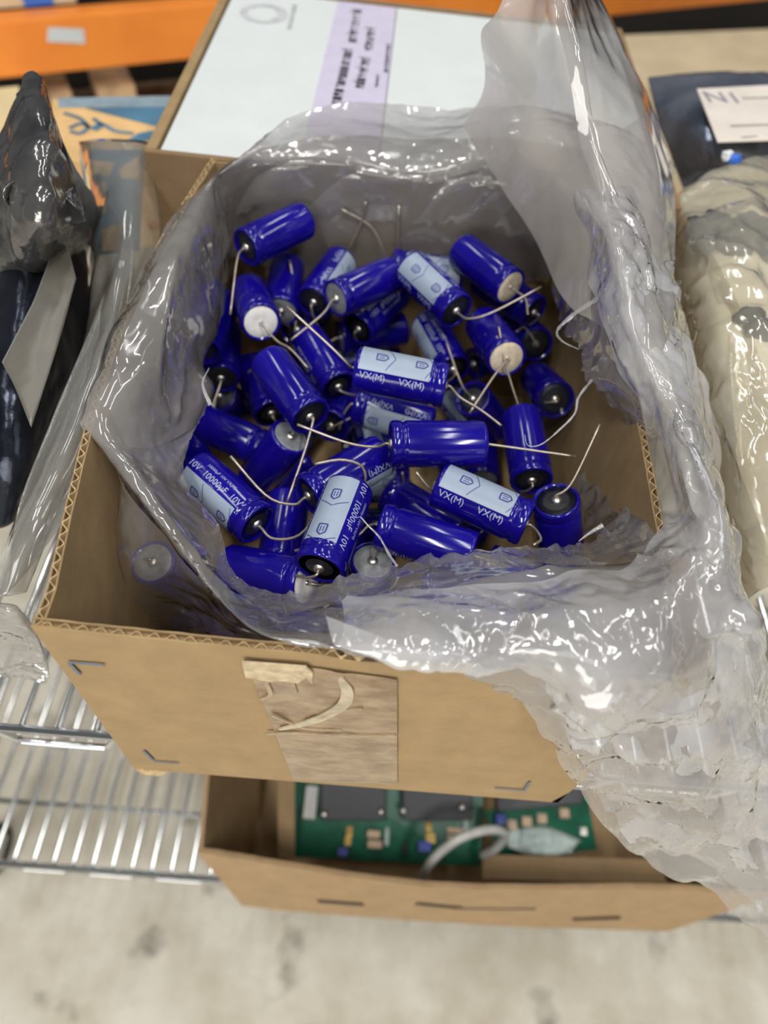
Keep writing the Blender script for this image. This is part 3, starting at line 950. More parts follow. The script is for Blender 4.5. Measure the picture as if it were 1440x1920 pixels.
def comp(name, px, py, z, sx, sy, sz, m, parent):
    p = at(px, py, z)
    return link(name, box_mesh(name, (p.x - sx / 2, p.y - sy / 2, p.z - 0.001), (p.x + sx / 2, p.y + sy / 2, p.z + sz), min(sx, sy, sz) * 0.15), m, parent)
def pz(py, a=(1620, -0.47), b=(1440, -0.42)):
    return a[1] + (b[1] - a[1]) * (py - a[0]) / (b[0] - a[0])
pcb = empty('circuit_board', at(720, 1560, -0.455))
tag(pcb, 'green circuit board with two black modules in the lower box', 'circuit board')
link('board', slab_mesh('board', [at(553, 1606, -0.47), at(553, 1436, -0.42), at(908, 1436, -0.42), at(900, 1624, -0.47)], -0.0022), m_pcb, pcb)
for (xa, xb) in ((602, 722), (752, 880)):
    o = link('black_module', slab_mesh('black_module', [at(xa, 1532, pz(1532) + 0.001), at(xa, 1440, pz(1440) + 0.001), at(xb, 1440, pz(1440) + 0.001), at(xb, 1532, pz(1532) + 0.001)], -0.018, 0.002), m_chip, pcb)
for (px, py) in ((608, 1527), (714, 1522), (756, 1520), (866, 1514)):
    sc = link('screw', lathe('screw', [(0.0035, 0), (0.0035, 0.002), (0.002, 0.0032)], 12), m_nub)
    sc.location = at(px, py, pz(py) + 0.022); sc.parent = pcb; sc.matrix_parent_inverse = pcb.matrix_world.inverted()
for (px, py, m_, sx, sy, sz) in ((655, 1560, m_gold, .008, .012, .006), (652, 1578, m_gold, .008, .010, .005), (700, 1566, m_tancomp, .016, .008, .008), (702, 1585, m_tancomp, .018, .009, .008),
                                (803, 1550, m_gold, .008, .010, .005), (806, 1572, m_gold, .012, .012, .006), (852, 1558, m_tancomp, .020, .006, .006), (850, 1573, m_tancomp, .016, .007, .006),
                                (642, 1600, m_bluecomp, .012, .010, .010), (794, 1590, m_bluecomp, .016, .012, .012), (872, 1548, m_foam, .006, .03, .006), (725, 1566, m_foam, .005, .025, .005), (758, 1590, m_chip, .006, .012, .006)):
    comp('component', px, py, pz(py) + 0.001, sx, sy, sz, m_, pcb)
comp('white_strip', 583, 1500, pz(1500) + 0.002, 0.015, 0.045, 0.006, m_cable, pcb)

def pz2(py): return pz(py, (1600, -0.455), (1500, -0.42))
pcb2 = empty('circuit_board', at(1010, 1560, -0.44))
tag(pcb2, 'smaller green circuit board under pale foam at the right of lower box', 'circuit board')
link('board', slab_mesh('board', [at(935, 1606, -0.455), at(905, 1520, -0.425), at(1100, 1490, -0.42), at(1118, 1592, -0.455)], -0.0022), m_pcb, pcb2)
link('black_module', slab_mesh('black_module', [at(930, 1522, -0.42), at(925, 1480, -0.415), at(1090, 1470, -0.41), at(1085, 1508, -0.415)], -0.015, 0.002), m_chip, pcb2)
for px, py in ((958, 1548), (986, 1542), (1014, 1536), (1056, 1526)):
    comp('component', px, py, pz2(py) + 0.001, .012, .011, .007, m_tancomp, pcb2)
comp('component', 1092, 1560, pz2(1560), .009, .009, .006, m_nub, pcb2)
comp('component', 935, 1540, -0.43, .012, .012, .014, m_bluecomp, pcb2)
# foam lump
def lump(name, px, py, z, sx, sy, sz, m, seed, parent=None):
    bm = bmesh.new(); bmesh.ops.create_icosphere(bm, subdivisions=4, radius=1)
    for v in bm.verts:
        k = 1 + 0.25 * noise.noise(v.co * 1.7 + Vector((seed, 0, 0))) + 0.12 * noise.noise(v.co * 4.5 + Vector((0, seed, 0)))
        v.co = Vector((v.co.x * sx * k, v.co.y * sy * k, v.co.z * sz * k))
    me = bpy.data.meshes.new(name); bm.to_mesh(me); bm.free()
    me.polygons.foreach_set('use_smooth', [True] * len(me.polygons))
    o = link(name, me, m)
    o.location = at(px, py, z)
    if parent: o.parent = parent; o.matrix_parent_inverse = parent.matrix_world.inverted()
    return o
tag(lump('foam_wrap', 1015, 1578, -0.437, 0.042, 0.017, 0.010, m_foam, 4.0), 'pale crumpled foam wrap lying on the smaller green board', 'foam')
cb = link('cable', tube_mesh('cable', [at(790, 1645, -0.42), at(815, 1608, -0.37), at(862, 1572, -0.35), at(915, 1556, -0.355), at(946, 1564, -0.37), at(930, 1590, -0.40), at(905, 1605, -0.43)], 0.0052, n=50, sides=12), m_cable)
tag(cb, 'grey white cable looping up out of the lower box', 'cable')

# ------------------------------------------------------------------ box behind with the white label
RY0, RZ = 0.3845, 0.203
RY1 = at(735, 10, 0.2).y
RX0, RX1 = -0.192, 0.212
rb = empty('labelled_carton', (0.01, 0.55, 0))
tag(rb, 'brown carton with large white and lavender label, behind the open box', 'box')
link('front_panel', box_mesh('front_panel', (RX0, RY0, 0.002), (RX1, RY0 + 0.005, RZ), 0.001), m_card_rear, rb)
link('back_panel', box_mesh('back_panel', (RX0, RY1 - 0.005, 0.002), (RX1, RY1, RZ), 0.001), m_card_rear, rb)
link('left_panel', box_mesh('left_panel', (RX0, RY0 + 0.005, 0.002), (RX0 + 0.008, RY1 - 0.005, RZ), 0.001), m_card_x, rb)
link('right_panel', box_mesh('right_panel', (RX1 - 0.008, RY0 + 0.005, 0.002), (RX1, RY1 - 0.005, RZ), 0.001), m_card_rear, rb)
link('bottom_panel', box_mesh('bottom_panel', (RX0 + 0.008, RY0 + 0.005, 0.002), (RX1 - 0.008, RY1 - 0.005, 0.006)), m_card_rear, rb)
lidz = 0.2005
lid = link('white_label', box_mesh('white_label', (RX0 + 0.010, RY0 + 0.006, lidz - 0.004), (RX1 - 0.010, RY1 - 0.006, lidz), 0.0006), m_whitelab, rb)
lid['label'] = 'large white printed label'
def flat(name, pxs, z, m, parent, thick=0.0003):
    pts = [at(x, y, z) for x, y in pxs]
    bm = bmesh.new(); bm.faces.new([bm.verts.new(p) for p in pts])
    bmesh.ops.recalc_face_normals(bm, faces=bm.faces)
    if next(iter(bm.faces)).normal.z < 0: bmesh.ops.reverse_faces(bm, faces=list(bm.faces))
    r_ = bmesh.ops.extrude_face_region(bm, geom=list(bm.faces))
    for v in [g for g in r_['geom'] if isinstance(g, bmesh.types.BMVert)]: v.co.z += thick
    bmesh.ops.recalc_face_normals(bm, faces=bm.faces)
    me = bpy.data.meshes.new(name); bm.to_mesh(me); bm.free()
    return link(name, me, m, parent)
x628, x740 = at(628, 12, lidz).x, at(740, 16, lidz).x
lx0, lx1 = at(600, 140, lidz).x, at(728, 140, lidz).x
link('lavender_band', box_mesh('lavender_band', (lx0, RY0 + 0.007, lidz), (lx1, RY1 - 0.007, lidz + 0.0003)), m_lav, lid)
link('band_rule', box_mesh('band_rule', (lx1, RY0 + 0.007, lidz), (lx1 + 0.0012, RY1 - 0.007, lidz + 0.0004)), m_greyink, lid)
def word(p0, p1, hgt, m, z=lidz + 0.0003):
    a, b = at(*p0, z), at(*p1, z)
    L_ = (b - a).length; d = (b - a) / L_; sd = Vector((d.y, -d.x, 0))
    n_ = int(L_ / (hgt * 0.62)); mes = []
    rr = random.Random(int(p0[0]))
    verts, faces = [], []
    def q(u0, u1, v0, v1):
        k = len(verts)
        for u, v in ((u0, v0), (u1, v0), (u1, v1), (u0, v1)): verts.append(a + d * u + sd * v)
        faces.append((k, k + 1, k + 2, k + 3))
    for i in range(n_):
        u = i * L_ / n_; cw = L_ / n_ * 0.78; t = cw * 0.28
        hh = hgt * (1.0 if i == 0 or rr.random() < 0.25 else 0.72)
        q(u, u + t, -hgt / 2, -hgt / 2 + hh)
        if rr.random() < 0.7: q(u + cw - t, u + cw, -hgt / 2, -hgt / 2 + hgt * 0.72)
        q(u + t, u + cw - t, -hgt / 2 + hgt * rr.choice((0, 0.3, 0.5)), -hgt / 2 + hgt * rr.choice((0.65, 0.72)))
    o = link('print_line', mesh('print_line', verts, faces), m, lid)
    return o
word((668, 18), (657, 80), 0.011, m_greyink); word((651, 92), (626, 196), 0.011, m_greyink)
word((694, 52), (687, 97), 0.011, m_greyink); word((684, 108), (670, 166), 0.011, m_greyink)
word((727, 82), (722, 136), 0.005, m_greyink); word((708, 140), (704, 165), 0.004, m_paleink)
word((552, 8), (540, 56), 0.006, m_paleink)
lc = at(495, 25, lidz + 0.0003)
ring = []
rv, rf = [], []
for i in range(40):
    a = 2 * math.pi * i / 40
    for r_ in (0.016 if math.cos(a) < 0.6 else 0.013, 0.023): rv.append((lc.x + r_ * math.cos(a), lc.y + r_ * math.sin(a), lc.z))
for i in range(40):
    j = (i + 1) % 40
    rf.append((2 * i, 2 * i + 1, 2 * j + 1, 2 * j))
link('round_logo', mesh('round_logo', rv, rf), m_paleink, lid)

# ------------------------------------------------------------------ warehouse rack behind
A0 = Vector((-1.35, 1.26, -0.29)); A1 = Vector((1.75, 2.86, -0.29))
beam = empty('pallet_rack_beam', (A0 + A1) / 2)
tag(beam, 'long orange steel pallet rack beam at the back', 'beam')
dv = (A1 - A0).normalized(); nb = Vector((dv.y, -dv.x, 0)); upz = Vector((0, 0, 1))
BHT = 0.110
def along(s, z, out): return A0 + dv * s + upz * z + nb * out
LB = (A1 - A0).length
link('beam_face', slab_mesh('beam_face', [along(0, 0, 0), along(0, BHT, 0), along(LB, BHT, 0), along(LB, 0, 0)], 0.05, 0.006), m_orange, beam)
def on_beam(px, py, lift=0.001):
    d = Vector(ROT @ np.array([(px - 720) / F, -(py - 960) / F, -1.0])); c = Vector(CAM)
    t = ((A0 + nb * lift - c).dot(nb)) / d.dot(nb)
    return c + d * t
bq = [on_beam(*p, 0.0015) for p in ((88, 78), (160, 82), (157, 54), (90, 51))]
sn = slab_mesh('shelf_tag', bq, 0.0008)
tagp = link('shelf_tag', sn, m_whitelab, beam); tagp['label'] = 'small white paper tag'
# near-black load added as the shade below and behind the beam
bk_ = empty('shade_backing', (0.3, 3.2, FZ))
tag(bk_, 'dark load added to stand for shade under the orange beam', 'backing')
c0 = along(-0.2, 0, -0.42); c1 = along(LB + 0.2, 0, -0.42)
link('backing_body', slab_mesh('backing_body', [Vector((c0.x, c0.y, FZ + 0.002)), Vector((c1.x, c1.y, FZ + 0.002)), Vector((c1.x, c1.y, -0.10)), Vector((c0.x, c0.y, -0.10))], -0.5, 0.01), m_shade, bk_)
link('backing_top', slab_mesh('backing_top', [Vector((c0.x, c0.y, -0.10)), Vector((c1.x, c1.y, -0.10)), Vector((c1.x, c1.y, -0.05)), Vector((c0.x, c0.y, -0.05))], -0.48, 0.01), m_shade, bk_)
# wooden pallet under the beam on the left
pal = empty('pallet', (-0.7, 1.6, FZ))
tag(pal, 'wooden pallet with square blocks below the orange beam', 'pallet')
def obox(name, s0, s1, o0, o1, z0, z1, m, parent, bev=0.003):
    q = [along(s0, 0, o0), along(s1, 0, o0), along(s1, 0, o1), along(s0, 0, o1)]
    q = [Vector((p.x, p.y, z0)) for p in q]
    return link(name, slab_mesh(name, up_quad(q), (z1 - z0), bev), m, parent)
def s_of(px, py, out, z):
    p = at(px, py, z); return (p - A0).dot(dv)
zpb, zpt = -0.46, -0.335
obox('deck_board', 0.1, 1.6, -0.30, -0.11, zpt, zpt + 0.02, m_wood, pal)
obox('bottom_board', 0.1, 1.6, -0.30, 0.06, zpb - 0.02, zpb, m_wood, pal)
for xa, xb in ((84, 124), (172, 240), (420, 470), (-40, -5)):
    sa = s_of(xa, 170, 0, -0.40); sb = s_of(xb, 165, 0, -0.40)
    obox('block', sa, sb, -0.12, -0.01, zpb, zpt, m_wood, pal)
for k, sx in enumerate((0.15, 0.85, 1.5)):
    obox('runner', sx, sx + 0.06, -0.28, 0.0, FZ + 0.001, zpb - 0.02, m_wood, pal)
# carton with blue band on the rack
ct = empty('shelf_carton', along(0.5, BHT, -0.2))
tag(ct, 'tan carton with a blue band standing on the orange beam', 'carton')
s0_, s1_ = (on_beam(-60, 20) - A0).dot(dv), (on_beam(150, 8) - A0).dot(dv)
sb0, sb1 = (on_beam(48, 14) - A0).dot(dv), (on_beam(106, 8) - A0).dot(dv)
def ubox(name, s0, s1, o0, o1, z0, z1, m, parent, bev=0.002):
    q = [along(s0, z0, o0), along(s1, z0, o0), along(s1, z0, o1), along(s0, z0, o1)]
    return link(name, slab_mesh(name, up_quad(q), (z1 - z0), bev), m, parent)
ubox('carton_body', s0_, s1_, -0.35, -0.055, BHT + 0.001, BHT + 0.20, m_tan, ct)
ubox('blue_band', sb0, sb1, -0.352, -0.053, BHT + 0.0015, BHT + 0.201, m_bluecart, ct)
# tan carton top on the right
tc_ = empty('flat_carton', at(1320, 100, -0.22))
tag(tc_, 'plain tan carton seen from above behind the right-hand bags', 'carton')
q = [at(1090, 175, -0.22), at(1560, 150, -0.22), at(1560, 52, -0.22), at(1100, 72, -0.22)]
link('carton_body', slab_mesh('carton_body', [Vector((p.x, p.y, FZ + 0.002)) for p in q], 0.50 - 0.003, 0.004), m_tan, tc_)
link('carton_lid', slab_mesh('carton_lid', [p + Vector((0, 0, 0.0)) for p in q], 0.004, 0.001), m_tan, tc_)
# pale board at the far left
pbx = link('pale_carton', slab_mesh('pale_carton', [at(-120, 262, -0.10), at(32, 250, -0.10), at(36, 160, -0.10), at(-120, 175, -0.10)], -0.12, 0.003), m_palewood)
tag(pbx, 'pale yellow board at the far left beside the dark bag', 'board')

# ------------------------------------------------------------------ bags and cards on the left
def pouch(name, ctrl, thick, m, nu, nv, amp, scale, seed, parent=None, stretch=(1, 1, 1), down=True):
    C = [[at(*p) for p in row] for row in ctrl]
    G = grid_surface(C, nu, nv)
    T_ = crumple(G, lambda u, v: amp * (0.35 + 0.65 * math.sin(math.pi * u) ** 0.5 * math.sin(math.pi * v) ** 0.5), scale, seed, stretch=stretch)
    N = normals(G)
    if N[:, :, 2].mean() < 0: N = -N
    uu = np.sin(np.pi * np.linspace(0, 1, nu)) ** 0.6; vv = np.sin(np.pi * np.linspace(0, 1, nv)) ** 0.6
    Bk = G - N * (thick * np.outer(uu, vv))[:, :, None] - N * 0.0006
    n = nu * nv
    verts = list(T_.reshape(-1, 3)) + list(Bk.reshape(-1, 3))
    faces = []
    for i in range(nu - 1):
        for j in range(nv - 1):
            q = (i * nv + j, (i + 1) * nv + j, (i + 1) * nv + j + 1, i * nv + j + 1)
            faces += [q, tuple(n + x for x in q[::-1])]
    for i in range(nu - 1):
        for j in (0, nv - 1): faces.append((i * nv + j, (i + 1) * nv + j, n + (i + 1) * nv + j, n + i * nv + j))
    for j in range(nv - 1):
        for i in (0, nu - 1): faces.append((i * nv + j, i * nv + j + 1, n + i * nv + j + 1, n + i * nv + j))
    me = mesh(name, verts, faces, True)
    bm = bmesh.new(); bm.from_mesh(me); bmesh.ops.recalc_face_normals(bm, faces=bm.faces); bm.to_mesh(me); bm.free()
    return link(name, me, m, parent)

o = pouch('antistatic_bag', [[(36, 178, .262), (52, 140, .268), (66, 138, .268), (80, 158, .262)],
                             [(4, 262, .24), (45, 240, .262), (85, 225, .27), (108, 232, .25)],
                             [(-50, 345, .21), (20, 335, .25), (90, 320, .268), (140, 318, .23)],
                             [(-90, 440, .17), (10, 430, .23), (100, 410, .25), (182, 392, .18)],
                             [(-100, 560, .11), (0, 530, .18), (80, 500, .20), (160, 480, .15)],
                             [(-100, 680, .06), (-10, 640, .12), (70, 600, .15), (138, 540, .12)]], 0.03, m_anti, 70, 60, 0.006, 34, 1.3)
tag(o, 'shiny dark grey antistatic bag standing upright at the upper left', 'bag')
# rolled lip at the top of the bag
o = pouch('antistatic_bag', [[(-80, 470, .17), (30, 420, .205), (90, 420, .200), (160, 470, .165)],
                             [(-80, 620, .13), (0, 600, .185), (80, 590, .185), (165, 600, .15)],
                             [(-80, 780, .11), (-20, 760, .165), (60, 750, .165), (125, 750, .13)],
                             [(-90, 900, .08), (-30, 880, .13), (30, 880, .14), (85, 860, .11)],
                             [(-100, 1010, .04), (-40, 1000, .08), (10, 985, .10), (48, 955, .09)]], 0.03, m_antinavy, 60, 44, 0.004, 22, 5.1)
tag(o, 'nearly black antistatic bag at the left edge below the shiny one', 'bag')
tg_ = pouch('paper_tag', [[(112, 440, .212), (128, 470, .214), (142, 520, .212)], [(60, 570, .205), (85, 600, .208), (110, 640, .204)], [(5, 680, .197), (30, 730, .198), (58, 800, .195)]], 0.001,
            film('aged_film', tint=(0.21, 0.19, 0.15), milk=0.8, var=0.1, rough=0.45, bscale=60, bstr=0.5), 30, 16, 0.002, 30, 2.2)
tag(tg_, 'creased greyish paper tag lying on the nearly black bag', 'paper')
# printed cards in and behind the clear pouch
pc = empty('printed_carton', at(210, 225, 0.0))
tag(pc, 'flat tan carton with petrol blue print behind the clear pouch', 'carton')
zc_ = 0.10
q = [at(92, 300, zc_), at(300, 300, zc_), at(322, 180, zc_), at(96, 184, zc_)]
link('carton_body', slab_mesh('carton_body', [Vector((p.x, p.y, 0.002)) for p in q], zc_ - 0.002, 0.002), m_orangetan, pc)
flat('blue_print', [(108, 184), (320, 180), (312, 200), (110, 202)], zc_ + 0.0002, simple('grey_blue_print', (0.25, 0.33, 0.38), 0.5), pc)
flat('blue_print', [(160, 203), (312, 200), (296, 238)], zc_ + 0.0003, m_teal, pc)
flat('blue_print', [(260, 250), (296, 243), (288, 262), (230, 268)], zc_ + 0.0003, m_teal, pc)
for pts in ([(120, 212), (150, 222), (170, 240), (190, 232), (215, 245), (250, 250)], [(130, 240), (150, 232), (165, 238), (150, 250), (132, 246)], [(175, 222), (190, 235), (178, 244)]):
    ribbon('drawn_line', [at(*p, zc_ + 0.0005) for p in pts], 0.0022, m_teal, pc, thick=0.0003, nrm=(0, 0, 1))
ic = empty('printed_card', at(210, 350, 0.14))
tag(ic, 'tan and blue printed card inside the clear pouch', 'card')
zi = 0.135
flat('card', [(150, 285), (272, 285), (262, 470), (175, 480)], zi, m_teal, ic, 0.002)
flat('tan_print', [(160, 300), (215, 305), (205, 330), (165, 325)], zi + 0.0021, m_orangetan, ic)
flat('tan_print', [(222, 320), (262, 290), (262, 335), (226, 335)], zi + 0.0021, m_orangetan, ic)
flat('tan_print', [(182, 345), (200, 340), (200, 400), (184, 400)], zi + 0.0021, m_tan, ic)
flat('tan_print', [(190, 430), (230, 420), (225, 470), (192, 470)], zi + 0.0021, m_orangetan, ic)
ob_ = lump('orange_plug', 288, 424, 0.17, 0.0035, 0.0035, 0.003, m_orange, 1.0)
tag(ob_, 'tiny orange plug beside the clear pouch', 'plug')
o = pouch('clear_pouch', [[(148, 266, .165), (190, 262, .185), (245, 262, .19), (279, 268, .18)],
                          [(172, 420, .16), (205, 400, .195), (255, 395, .20), (300, 440, .175)],
                          [(160, 620, .14), (180, 600, .185), (215, 590, .195), (255, 580, .175)],
                          [(104, 800, .13), (125, 790, .18), (155, 780, .19), (190, 760, .17)],
                          [(20, 1000, .10), (50, 970, .17), (80, 960, .18), (118, 920, .165)],
                          [(-60, 1140, .04), (-30, 1130, .12), (0, 1120, .15), (48, 1110, .145)]], 0.02, m_baggrey, 90, 30, 0.004, 24, 9.1, stretch=(1, .45, 1))
tag(o, 'long clear plastic pouch pressed against the left side of the box', 'bag')
o = pouch('clear_bag', [[(-60, 1120, .12), (-10, 1130, .135), (30, 1140, .135), (52, 1160, .12)],
                        [(-60, 1190, .07), (-10, 1190, .105), (40, 1190, .11), (78, 1210, .095)],
                        [(-60, 1250, .02), (-10, 1245, .06), (40, 1240, .065), (92, 1268, .05)],
                        [(-60, 1290, .005), (-10, 1272, .02), (40, 1268, .025), (84, 1280, .02)]], 0.01, m_bag, 40, 40, 0.006, 30, 12.4)
tag(o, 'crumpled clear plastic at the lower left corner of the box', 'bag')

# ------------------------------------------------------------------ bags on the right
o = pouch('antistatic_bag', [[(1215, 148, .16), (1310, 138, .175), (1400, 136, .178), (1520, 138, .16)],
                             [(1235, 230, .16), (1320, 220, .186), (1400, 220, .19), (1520, 220, .17)],
                             [(1270, 320, .145), (1340, 310, .17), (1410, 310, .175), (1520, 310, .16)],
                             [(1300, 400, .10), (1350, 390, .12), (1420, 390, .13), (1520, 390, .12)]], 0.03, m_antiblue, 60, 60, 0.005, 24, 3.7)
tag(o, 'blue grey antistatic bag with a white label at the upper right', 'bag')
LZ = 0.200
lab = flat('paper_label', [(1306, 168), (1500, 158), (1500, 262), (1345, 268)], LZ, simple('label_paper', (0.70, 0.64, 0.57), 0.6, var=0.06, scale=25), None, 0.0008)
tag(lab, 'off white paper label marked N1 lying on the blue grey bag', 'label')
def text_at(body, p0, p1, z, size_scale, m, parent, name='lettering'):
    a, b = at(*p0, z), at(*p1, z)
    me = text_mesh(name, body, 1.0)
    xs = [v.co.x for v in me.vertices]; wd = max(xs) - min(xs)
    L_ = (b - a).length; k = L_ / wd; d = (b - a) / L_; up_ = Vector((-d.y, d.x, 0)); c = (a + b) / 2
    for v in me.vertices:
        v.co = c + d * (v.co.x - (max(xs) + min(xs)) / 2) * k + up_ * v.co.y * k * size_scale + Vector((0, 0, 0))
    o = link(name, me, m, parent)
    return o
text_at('N1', (1324, 182), (1380, 184), LZ + 0.0011, 1.0, m_greyink, lab)
m_lp = simple('faded_print', (0.40, 0.36, 0.32), 0.6)
for a, b, wd in (((1392, 184), (1500, 182), 0.0018), ((1370, 236), (1500, 232), 0.0018), ((1390, 258), (1420, 255), 0.0010)):
    ribbon('print_line', [at(*a, LZ + 0.001), at(*b, LZ + 0.001)], wd, m_lp, lab, thick=0.0002, nrm=(0, 0, 1))
pl = empty('plug', at(1371, 296, 0.212))
tag(pl, 'small blue and white plug on the pale bag at the right', 'plug')
bp_ = lump('plug_body', 1376, 298, 0.212, 0.006, 0.004, 0.004, simple('bright_blue_plastic', (0.02, 0.12, 0.55), 0.35), 2.0, pl)
lump('plug_cap', 1364, 292, 0.213, 0.005, 0.004, 0.004, m_whitelab, 3.0, pl)

YB_ = [[(1222, 420, .14), (1262, 372, .185), (1320, 330, .195), (1390, 298, .195), (1500, 290, .18)],
       [(1228, 500, .14), (1290, 470, .20), (1350, 450, .215), (1420, 440, .215), (1520, 430, .19)],
       [(1270, 680, .13), (1330, 660, .195), (1390, 650, .215), (1450, 640, .215), (1540, 640, .19)],
       [(1318, 900, .11), (1380, 870, .18), (1430, 850, .195), (1490, 840, .19), (1560, 840, .16)],
       [(1370, 1150, .05), (1420, 1110, .11), (1470, 1090, .13), (1520, 1080, .12), (1580, 1080, .08)]]
o = pouch('foam_bag', YB_, 0.03, m_bagr, 110, 80, 0.007, 38, 6.6)
tag(o, 'pale yellowish crumpled plastic bag at the right edge', 'bag')
inner = [[(x + 6, y + 6, z - 0.022) for x, y, z in r_] for r_ in YB_]
o2 = pouch('foam_sheet', inner, 0.02, m_liner, 40, 30, 0.004, 18, 1.6)
tag(o2, 'cream foam sheet inside the pale yellowish bag', 'foam')
m_darkpart = simple('dark_grey_part', (0.05, 0.055, 0.055), 0.5, var=0.3, scale=50)
for k, (px, py, sx, sy) in enumerate(((1312, 440, .010, .020), (1345, 425, .012, .016), (1378, 455, .014, .014), (1412, 430, .016, .018), (1440, 460, .010, .02), (1405, 596, .010, .006), (1428, 622, .012, .009))):
    o = lump('metal_part', px, py, 0.200, sx, sy, 0.008, m_darkpart, k * 2.3)
    tag(o, ['leftmost dark grey part inside the pale bag', 'second dark grey part from the left in the pale bag', 'middle dark grey part inside the pale bag', 'largest dark grey part in the pale bag near the frame edge',
            'dark grey part in the pale bag cut by the frame edge', 'small dark speck of a part lower in the pale bag', 'lowest dark part inside the pale bag'][k], 'part', 'dark parts in the pale bag')

def creases(G, lines, closed_u=False):
    """raise sharp tension folds along given plan lines (x, y of the fold in the scene)"""
    N = normals(G, closed_u)
    V = np.array(CAM) - G
    sgn = np.sign((N * V).sum(2)); N = N * sgn[:, :, None]
    H = np.zeros(G.shape[:2])
    for pts, wd, hg in lines:
        P = cr([tuple(at(x, y, z)) for x, y, z in pts], 24)
        best = np.full(G.shape[:2], 9.0)
        for a, b in zip(P[:-1], P[1:]):
            ab = b - a; L2 = ab @ ab + 1e-12
            t = np.clip(((G - a) @ ab) / L2, 0, 1)
            q = a + t[:, :, None] * ab
            best = np.minimum(best, np.linalg.norm(G - q, axis=2))
        # folds run in or near the film: take the height off by the distance to the line
        near = best.min(axis=None)
        e = np.maximum(best - near * 0.8, 0) / wd
        H += hg * np.exp(-e)
    return G + N * H[:, :, None]
FOLDS = [
 ([(610, 1130, .195), (800, 1150, .21), (1000, 1165, .22), (1200, 1150, .227), (1390, 1150, .218)], .0035, .0045),
 ([(830, 1048, .18), (960, 1042, .187), (1060, 1070, .203)], .003, .003),
 ([(900, 1105, .2), (1080, 1065, .20), (1260, 1045, .224)], .0035, .0045),
 ([(620, 1190, .21), (760, 1195, .214), (870, 1230, .217), (900, 1280, .2)], .003, .004),
 ([(990, 1320, .18), (1130, 1320, .2), (1290, 1325, .19)], .004, .005),
 ([(1390, 1150, .217), (1260, 1210, .22), (1150, 1330, .2), (1080, 1440, .13)], .004, .005),
 ([(1390, 1160, .215), (1385, 1300, .165), (1400, 1450, .12)], .004, .005),
 ([(1085, 1350, .18), (1090, 1450, .13), (1170, 1580, .05)], .004, .006),
 ([(1160, 1410, .16), (1220, 1425, .15), (1330, 1385, .15), (1440, 1420, .1)], .005, .006),
 ([(1250, 1440, .14), (1340, 1530, .08), (1440, 1660, .01)], .004, .006),
 ([(1255, 500, .235), (1262, 640, .236), (1290, 850, .235), (1330, 1000, .23), (1360, 1150, .217)], .004, .005),
 ([(1150, 400, .262), (1200, 490, .258), (1225, 600, .248)], .004, .004),
 ([(1150, 600, .24), (1190, 720, .234), (1230, 840, .216)], .003, .003),
 ([(1300, 1060, .229), (1240, 1150, .227), (1230, 1260, .219)], .003, .004),
 ([(900, 1150, .205), (980, 1130, .21), (1080, 1180, .222), (1190, 1260, .216)], .003, .004),
 ([(440, 440, .165), (402, 560, .185), (350, 720, .185), (325, 780, .178)], .003, .0035),
 ([(332, 470, .222), (312, 560, .217), (300, 700, .208), (312, 780, .185)], .003, .003),
 ([(165, 790, .208), (252, 890, .198), (340, 1005, .195), (420, 1105, .197)], .004, .004),
 ([(520, 300, .218), (640, 290, .215), (770, 310, .213), (930, 290, .232)], .004, .003),
]

